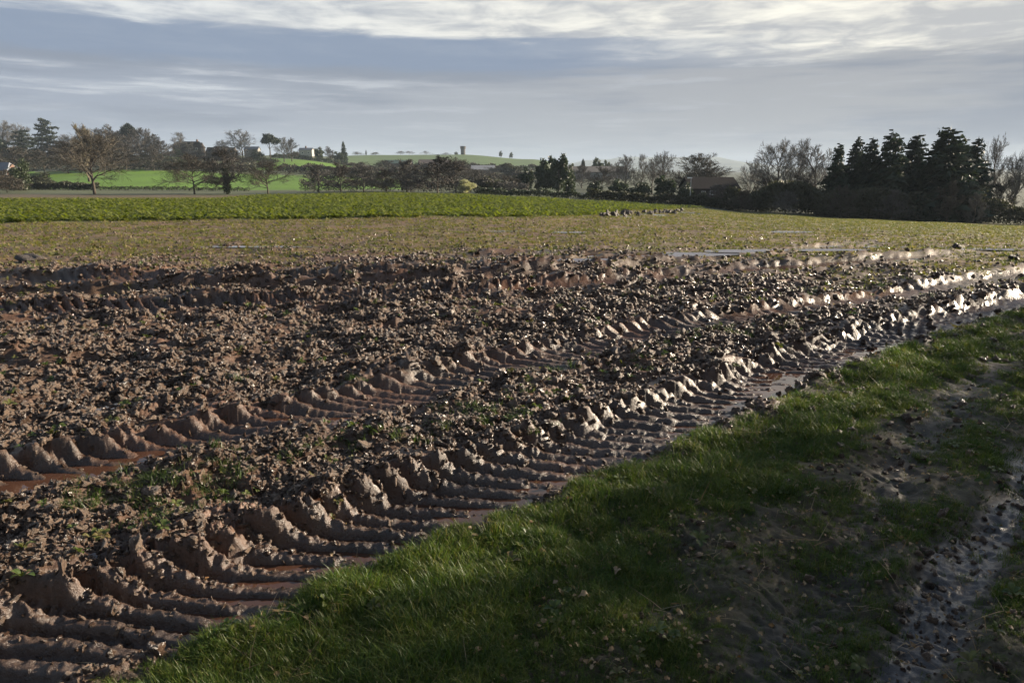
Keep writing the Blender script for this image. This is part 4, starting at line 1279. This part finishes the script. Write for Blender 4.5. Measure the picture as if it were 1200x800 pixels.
for px, Y, top, hw, sd, lab in ((981, 101, 167, 13, 0, 'leftmost, narrow spruce of the row'),
                                (1001, 104, 159, 17, 1, 'second spruce from the left of the row'),
                                (1019, 100, 159, 16, 2, 'third spruce from the left, same height as its left neighbour'),
                                (1041, 98, 152, 22, 3, 'broad pointed spruce left of the open-branched one'),
                                (1070, 103, 154, 19, 4, 'open-branched spruce standing in the gap of the row'),
                                (1107, 94, 146, 33, 5, 'tallest and broadest spruce of the row'),
                                (1124, 99, 161, 20, 6, 'spruce hiding behind the right flank of the tallest one'),
                                (1141, 98, 159, 18, 7, 'rightmost spruce of the row')):
    plant('spruce_tree', 'conifer:%d' % sd, px, Y, top, hw * 1.75, lab, G11)
G12 = 'bare trees at the right edge'
for px, Y, top, hw, kind, lab in ((1164, 102, 161, 17, 'ash:2', 'tall bare tree right of the spruces'),
                                  (1192, 98, 178, 20, 'ash:0', 'leaning bare tree at the right edge'),
                                  (1225, 98, 172, 26, 'ash:1', 'bare tree just past the right edge'),
                                  (1180, 95, 212, 14, 'scrub:1', 'brown scrub under the bare trees at the right edge')):
    plant('bare_tree', kind, px, Y, top, hw, lab, G12)
for px, Y, top, hw, kind, lab in ((872, 100, 222, 14, 'scrub:0', 'brown scrub at the hedge foot left of the spruces'), (925, 97, 224, 16, 'greyscrub:1', 'grey scrub in front of the hedge below the rounded bare tree'),
                                  (990, 93, 218, 15, 'scrub:2', 'brown scrub in front of the leftmost spruces'), (1052, 91, 222, 16, 'greyscrub:0', 'grey scrub in front of the open-branched spruce'),
                                  (1118, 89, 212, 15, 'scrub:3', 'pale brown scrub below the tallest spruce'), (1150, 88, 226, 12, 'greyscrub:2', 'grey scrub below the rightmost spruce')):
    plant('scrub_bush', kind, px, Y, top, hw, lab, 'scrub along the foot of the spruce hedge', 'bush')
print('trees', round(time.time() - T0, 1))

# ------------------------------------------------------------------ buildings
M['brick'] = simple('brick', (.13, .08, .058), .85, .3, 8, .05)
M['dark_wall'] = simple('dark_wall', (.06, .05, .043), .85, .3, 4, .05)
M['render_white'] = simple('white_render', (.32, .31, .285), .8, .1, 2, .02)
M['grey_wall'] = simple('grey_wall', (.22, .215, .205), .8, .15, 2, .02)
M['slate'] = simple('slate_roof', (.14, .15, .17), .6, .25, 5, .05)
M['dark_roof'] = simple('dark_roof', (.026, .022, .021), .95, .3, 5, .05, .08)
M['green_roof'] = simple('green_roof', (.045, .075, .055), .6, .2, 3, .02)
M['brown_roof'] = simple('brown_roof', (.10, .072, .058), .8, .2, 3, .02)
M['pale_roof'] = simple('pale_roof', (.10, .09, .078), .7, .2, 1.5, .02)
M['grey_roof'] = simple('grey_roof', (.24, .24, .25), .6, .2, 1.5, .02)
M['glass'] = simple('window_glass', (.03, .035, .04), .1, .1, 2, .0, .8)
M['white_paint'] = simple('white_paint', (.78, .78, .76), .5, .06, 3, .02)
M['metal'] = simple('grey_metal', (.45, .46, .47), .45, .1, 3, .02)
M['concrete'] = simple('concrete', (.07, .066, .065), .8, .25, 1.2, .02)


def building(name, label, px0, px1, Y, ridge, eave, base, wall, roof, wins=(), chim=(), depth=None, hip=0.0, cat='house', over=.3, wmat='glass'):
    s_ = Y / 825.0; x0, x1 = ray(px0, 200)[0] * Y, ray(px1, 200)[0] * Y; cx = (x0 + x1) / 2; w = (x1 - x0) / 2
    zb = CAM_H + ray(600, base)[1] * Y; ze = CAM_H + ray(600, eave)[1] * Y - zb; zr = CAM_H + ray(600, ridge)[1] * Y - zb
    d = depth or min(8.0, max(4.5, w * 1.2))
    d = min(d, 5.5) if Y < 450 and cat == 'house' else d
    o = thing(name, label, cat, (cx, Y, zb))
    MB().prism_x([(0, -.6), (d, -.6), (d, ze), (d / 2, ze + (zr - ze) * .86), (0, ze)], -w, w).build('wall', M[wall], o)
    h = hip * w; th = .16; v = []
    m_ = MB()
    for sgn, y0 in ((1, -over), (-1, d + over)):
        pts = [(-w - over, y0, ze - .05), (w + over, y0, ze - .05), (w + over - h, d / 2, zr), (-w - over + h, d / 2, zr)]
        b = len(m_.v); m_.v += pts + [(p[0], p[1], p[2] + th) for p in pts]
        for q in ((0, 1, 2, 3), (7, 6, 5, 4), (0, 4, 5, 1), (1, 5, 6, 2), (2, 6, 7, 3), (3, 7, 4, 0)): m_.f.append(tuple(b + i for i in q))
    if hip:
        for sx in (-1, 1):
            m_.poly([(sx * (w + over), -over, ze), (sx * (w + over), d + over, ze), (sx * (w + over - h), d / 2, zr + th * .9)])
    rf = m_.build('roof', M[roof], o)
    for c in chim:
        cxp = (c - (px0 + px1) / 2) * s_
        MB().box(cxp - .4, cxp + .4, d / 2 - .35, d / 2 + .35, zr - .5, zr + 1.1).tube([(cxp, d / 2, zr + 1.1), (cxp, d / 2, zr + 1.45)], [.13, .1], 6).build('chimney', M['brick'], rf)
    for wx, wy, ww, wh in wins:                          # pixel centre and size
        ax = (wx - (px0 + px1) / 2) * s_; az = CAM_H + ray(600, wy)[1] * Y - zb; hw_, hh_ = ww * s_ / 2, wh * s_ / 2
        f = MB().box(ax - hw_, ax + hw_, -.06, -.003, az - hh_, az + hh_).build('window', M['white_paint'], o)
        MB().box(ax - hw_ * .8, ax - hw_ * .06, -.075, -.05, az - hh_ * .82, az + hh_ * .82).build('pane', M[wmat], f)
        MB().box(ax + hw_ * .06, ax + hw_ * .8, -.075, -.05, az - hh_ * .82, az + hh_ * .82).build('pane', M[wmat], f)
    return o


building('brick_house', 'small brick house with a slate roof at the left edge, half hidden by scrub', -26, 8, 150, 191, 200, 218, 'brick', 'slate', [(5, 203, 5, 4)], hip=.3, depth=4)
building('gabled_house', 'dark gabled house with chimneys standing on the wooded hill', 205, 238, 375, 166, 173, 190, 'dark_wall', 'dark_roof', [(233, 175, 3, 3), (225, 176, 3, 3)], [212, 232], hip=.25)
building('lodge_house', 'low house with a broad dark roof right of the gabled house', 243, 276, 385, 171.5, 178, 190, 'dark_wall', 'dark_roof', [(270, 180, 2, 2)], [], hip=.6)
building('grey_house', 'pale grey house with a flat-looking roof under the tall bare tree', 288, 304, 392, 172, 175.5, 186, 'grey_wall', 'slate', [(292, 178, 2, 2), (299, 178, 2, 2)])
building('white_house', 'small white house on the hill left of the evergreens', 352, 367, 430, 173.5, 176, 186, 'render_white', 'slate', [(356, 179, 2, 2.4), (363, 179, 2, 2.4)], [359])
building('green_barn', 'long barn with a dark green roof in the valley below the ridge', 450, 481, 480, 187.6, 191.5, 198, 'dark_wall', 'green_roof', cat='barn', depth=14)
building('brown_barn', 'long barn with a brown roof right of the green-roofed one', 490, 526, 485, 187, 192, 199, 'dark_wall', 'brown_roof', cat='barn', depth=14)
building('grey_shed', 'grey metal shed in the valley above the blossom bush', 552, 579, 400, 194, 199, 205, 'grey_wall', 'grey_roof', cat='shed', depth=14)
building('long_shed', 'long low shed with a pale tan roof right of the evergreens', 664, 738, 260, 195.2, 202, 208, 'grey_wall', 'pale_roof', cat='shed', depth=18)
building('roadside_building', 'dark-roofed white-panelled building behind the hedge right of the lamp post', 812, 868, 120, 209, 222, 240, 'dark_wall', 'dark_roof',
         [(826, 226, 5, 4), (837, 226, 7, 5), (853, 227, 6, 5)], depth=9, cat='building', wmat='glass')


def water_tower():
    Y = 805; x = ray(543, 200)[0] * Y; z0 = bz(x, Y); h = CAM_H + ray(600, 171.4)[1] * Y - z0
    o = thing('water_tower', 'dark cylindrical water tower on the green ridge skyline', 'tower', (x, Y, z0))
    rads = 2.9
    MB().tube([(0, 0, -1), (0, 0, h * .66)], [rads * .9, rads * .9], 16).build('shaft', M['concrete'], o)
    MB().tube([(0, 0, h * .66), (0, 0, h * .72), (0, 0, h * .96)], [rads * .95, rads * 1.06, rads * 1.06], 20).build('tank', M['dark_wall'], o)
    MB().tube([(0, 0, h * .96), (0, 0, h)], [rads * 1.14, rads * 1.10], 20).build('cap', M['concrete'], o)


water_tower()


def lamp_post():
    Y = 108; p = at(810, 208.5, Y); z0 = bz(p.x, Y); h = p.z - z0
    o = thing('lamp_post', 'slim grey lamp post in front of the hedge left of the dark-roofed building', 'lamp post', (p.x, Y, z0))
    MB().tube([(0, 0, 0), (0, 0, .9), (0, 0, .95), (0, 0, h)], [.10, .10, .06, .045], 8).build('pole', M['metal'], o)
    MB().box(-.55, .12, -.14, .14, h - .08, h + .10).build('lamp_head', M['white_paint'], o)


lamp_post()


# ------------------------------------------------------------------ far hills
def hills():
    pr = [(560, 200), (640, 196), (690, 188), (730, 184.5), (760, 184), (800, 184.5), (835, 184), (865, 189), (900, 194), (960, 197), (1100, 199), (1300, 198), (1500, 200)]
    xs = np.arange(560, 1500, 6.0); ys = np.interp(xs, *zip(*pr)); V = []
    prof = [(3600, 0), (4000, .35), (4400, .8), (4700, 1), (5100, .7), (5600, .2), (5900, 0)]
    for i, (p, y) in enumerate(zip(xs, ys)):
        a = ray(p, 200)[0]; top = CAM_H + ray(600, y)[1] * 4700 + 3 * math.sin(i * .7) + 2 * math.sin(i * 1.9)
        for Yq, f in prof: V.append((a * 4700 + (Yq - 4700) * .1, Yq, -4 + (top + 4) * f))
    k = len(prof); Fq = [(i * k + j, (i + 1) * k + j, (i + 1) * k + j + 1, i * k + j + 1) for i in range(len(xs) - 1) for j in range(k - 1)]
    tag(link('hills', mesh('hills', V, np.array(Fq), simple('hillside', (.07, .085, .05), .9, .4, .004), True)), 'low blue hills on the horizon', kind='structure')


hills()


# ------------------------------------------------------------------ the hedgerow whose shade lies over the verge (right of the picture)
def shade_hedge():
    rg = np.random.default_rng(5); r1 = RUTS[0]; d = r1.q[60] - r1.q[30]; d = d / np.hypot(*d); nrm = np.array([d[1], -d[0]])
    o0 = np.array([1.5, -1.9]) + nrm * .8
    n = 46000; u = rg.uniform(-2, 60, n)
    H = 4.45 + 1.5 * perlin(u / 3.0, u * 0, 600) + .8 * perlin(u / 1.1, u * 0, 601)
    k = rg.random(n) ** .75; zz = H * k
    wdt = rg.normal(0, .75, n) * (1.1 - .45 * k)
    x = o0[0] + d[0] * u + nrm[0] * (wdt + .8); y = o0[1] + d[1] * u + nrm[1] * (wdt + .8)
    c = np.stack([x, y, base_z(x, y) + zz], 1)
    uu = rg.normal(size=c.shape); uu /= np.linalg.norm(uu, axis=1)[:, None]
    v = rg.normal(size=c.shape); v -= (v * uu).sum(1)[:, None] * uu; v /= np.linalg.norm(v, axis=1)[:, None]
    s_ = .11 * rg.uniform(.5, 1.5, n)[:, None]
    V = np.stack([c - v * s_ * .5, c + v * s_ * .5, c + uu * s_ * 1.7], 1).reshape(-1, 3)
    loc = V.mean(0); loc[2] = 0; V = V - loc
    o = thing('hedgerow', 'tall leafy hedgerow along the right of the verge, just outside the frame', 'hedge', loc)
    link('foliage', mesh('foliage', V, np.arange(len(V)).reshape(-1, 3), M['hedge']), o)
    st = MB()
    for q in np.arange(-2, 60, .9):
        sx = o0[0] + d[0] * q + nrm[0] * .8 - loc[0]; sy = o0[1] + d[1] * q + nrm[1] * .8 - loc[1]
        st.tube([(sx, sy, -.1), (sx + rg.normal(0, .2), sy + rg.normal(0, .2), 1.6), (sx + rg.normal(0, .4), sy + rg.normal(0, .4), 3.2)], [.06, .04, .012], 5)
    st.build('stems', M['bark'], o)


shade_hedge()


# ------------------------------------------------------------------ the air
def haze():
    m = bpy.data.materials.new('haze'); m.use_nodes = True; nt = m.node_tree; nt.nodes.clear()
    out = nt.nodes.new('ShaderNodeOutputMaterial'); v = nt.nodes.new('ShaderNodeVolumePrincipled')
    v.inputs['Color'].default_value = (.55, .66, .80, 1); v.inputs['Density'].default_value = .00015; v.inputs['Anisotropy'].default_value = 0.0
    nt.links.new(v.outputs[0], out.inputs['Volume'])
    lowz = float(TZ.min()) - 2.5
    b = MB().box(-6600, 6600, -6600, 6600, lowz, 125).build('haze', m)
    tag(b, 'thin winter haze in the air', kind='stuff')


haze()
print('tris', sum(sum(len(p.vertices) - 2 for p in o.data.polygons) if len(o.data.polygons) < 200000 else len(o.data.polygons) * 2 for o in C.objects if o.type == 'MESH'))
print('done', round(time.time() - T0, 1))
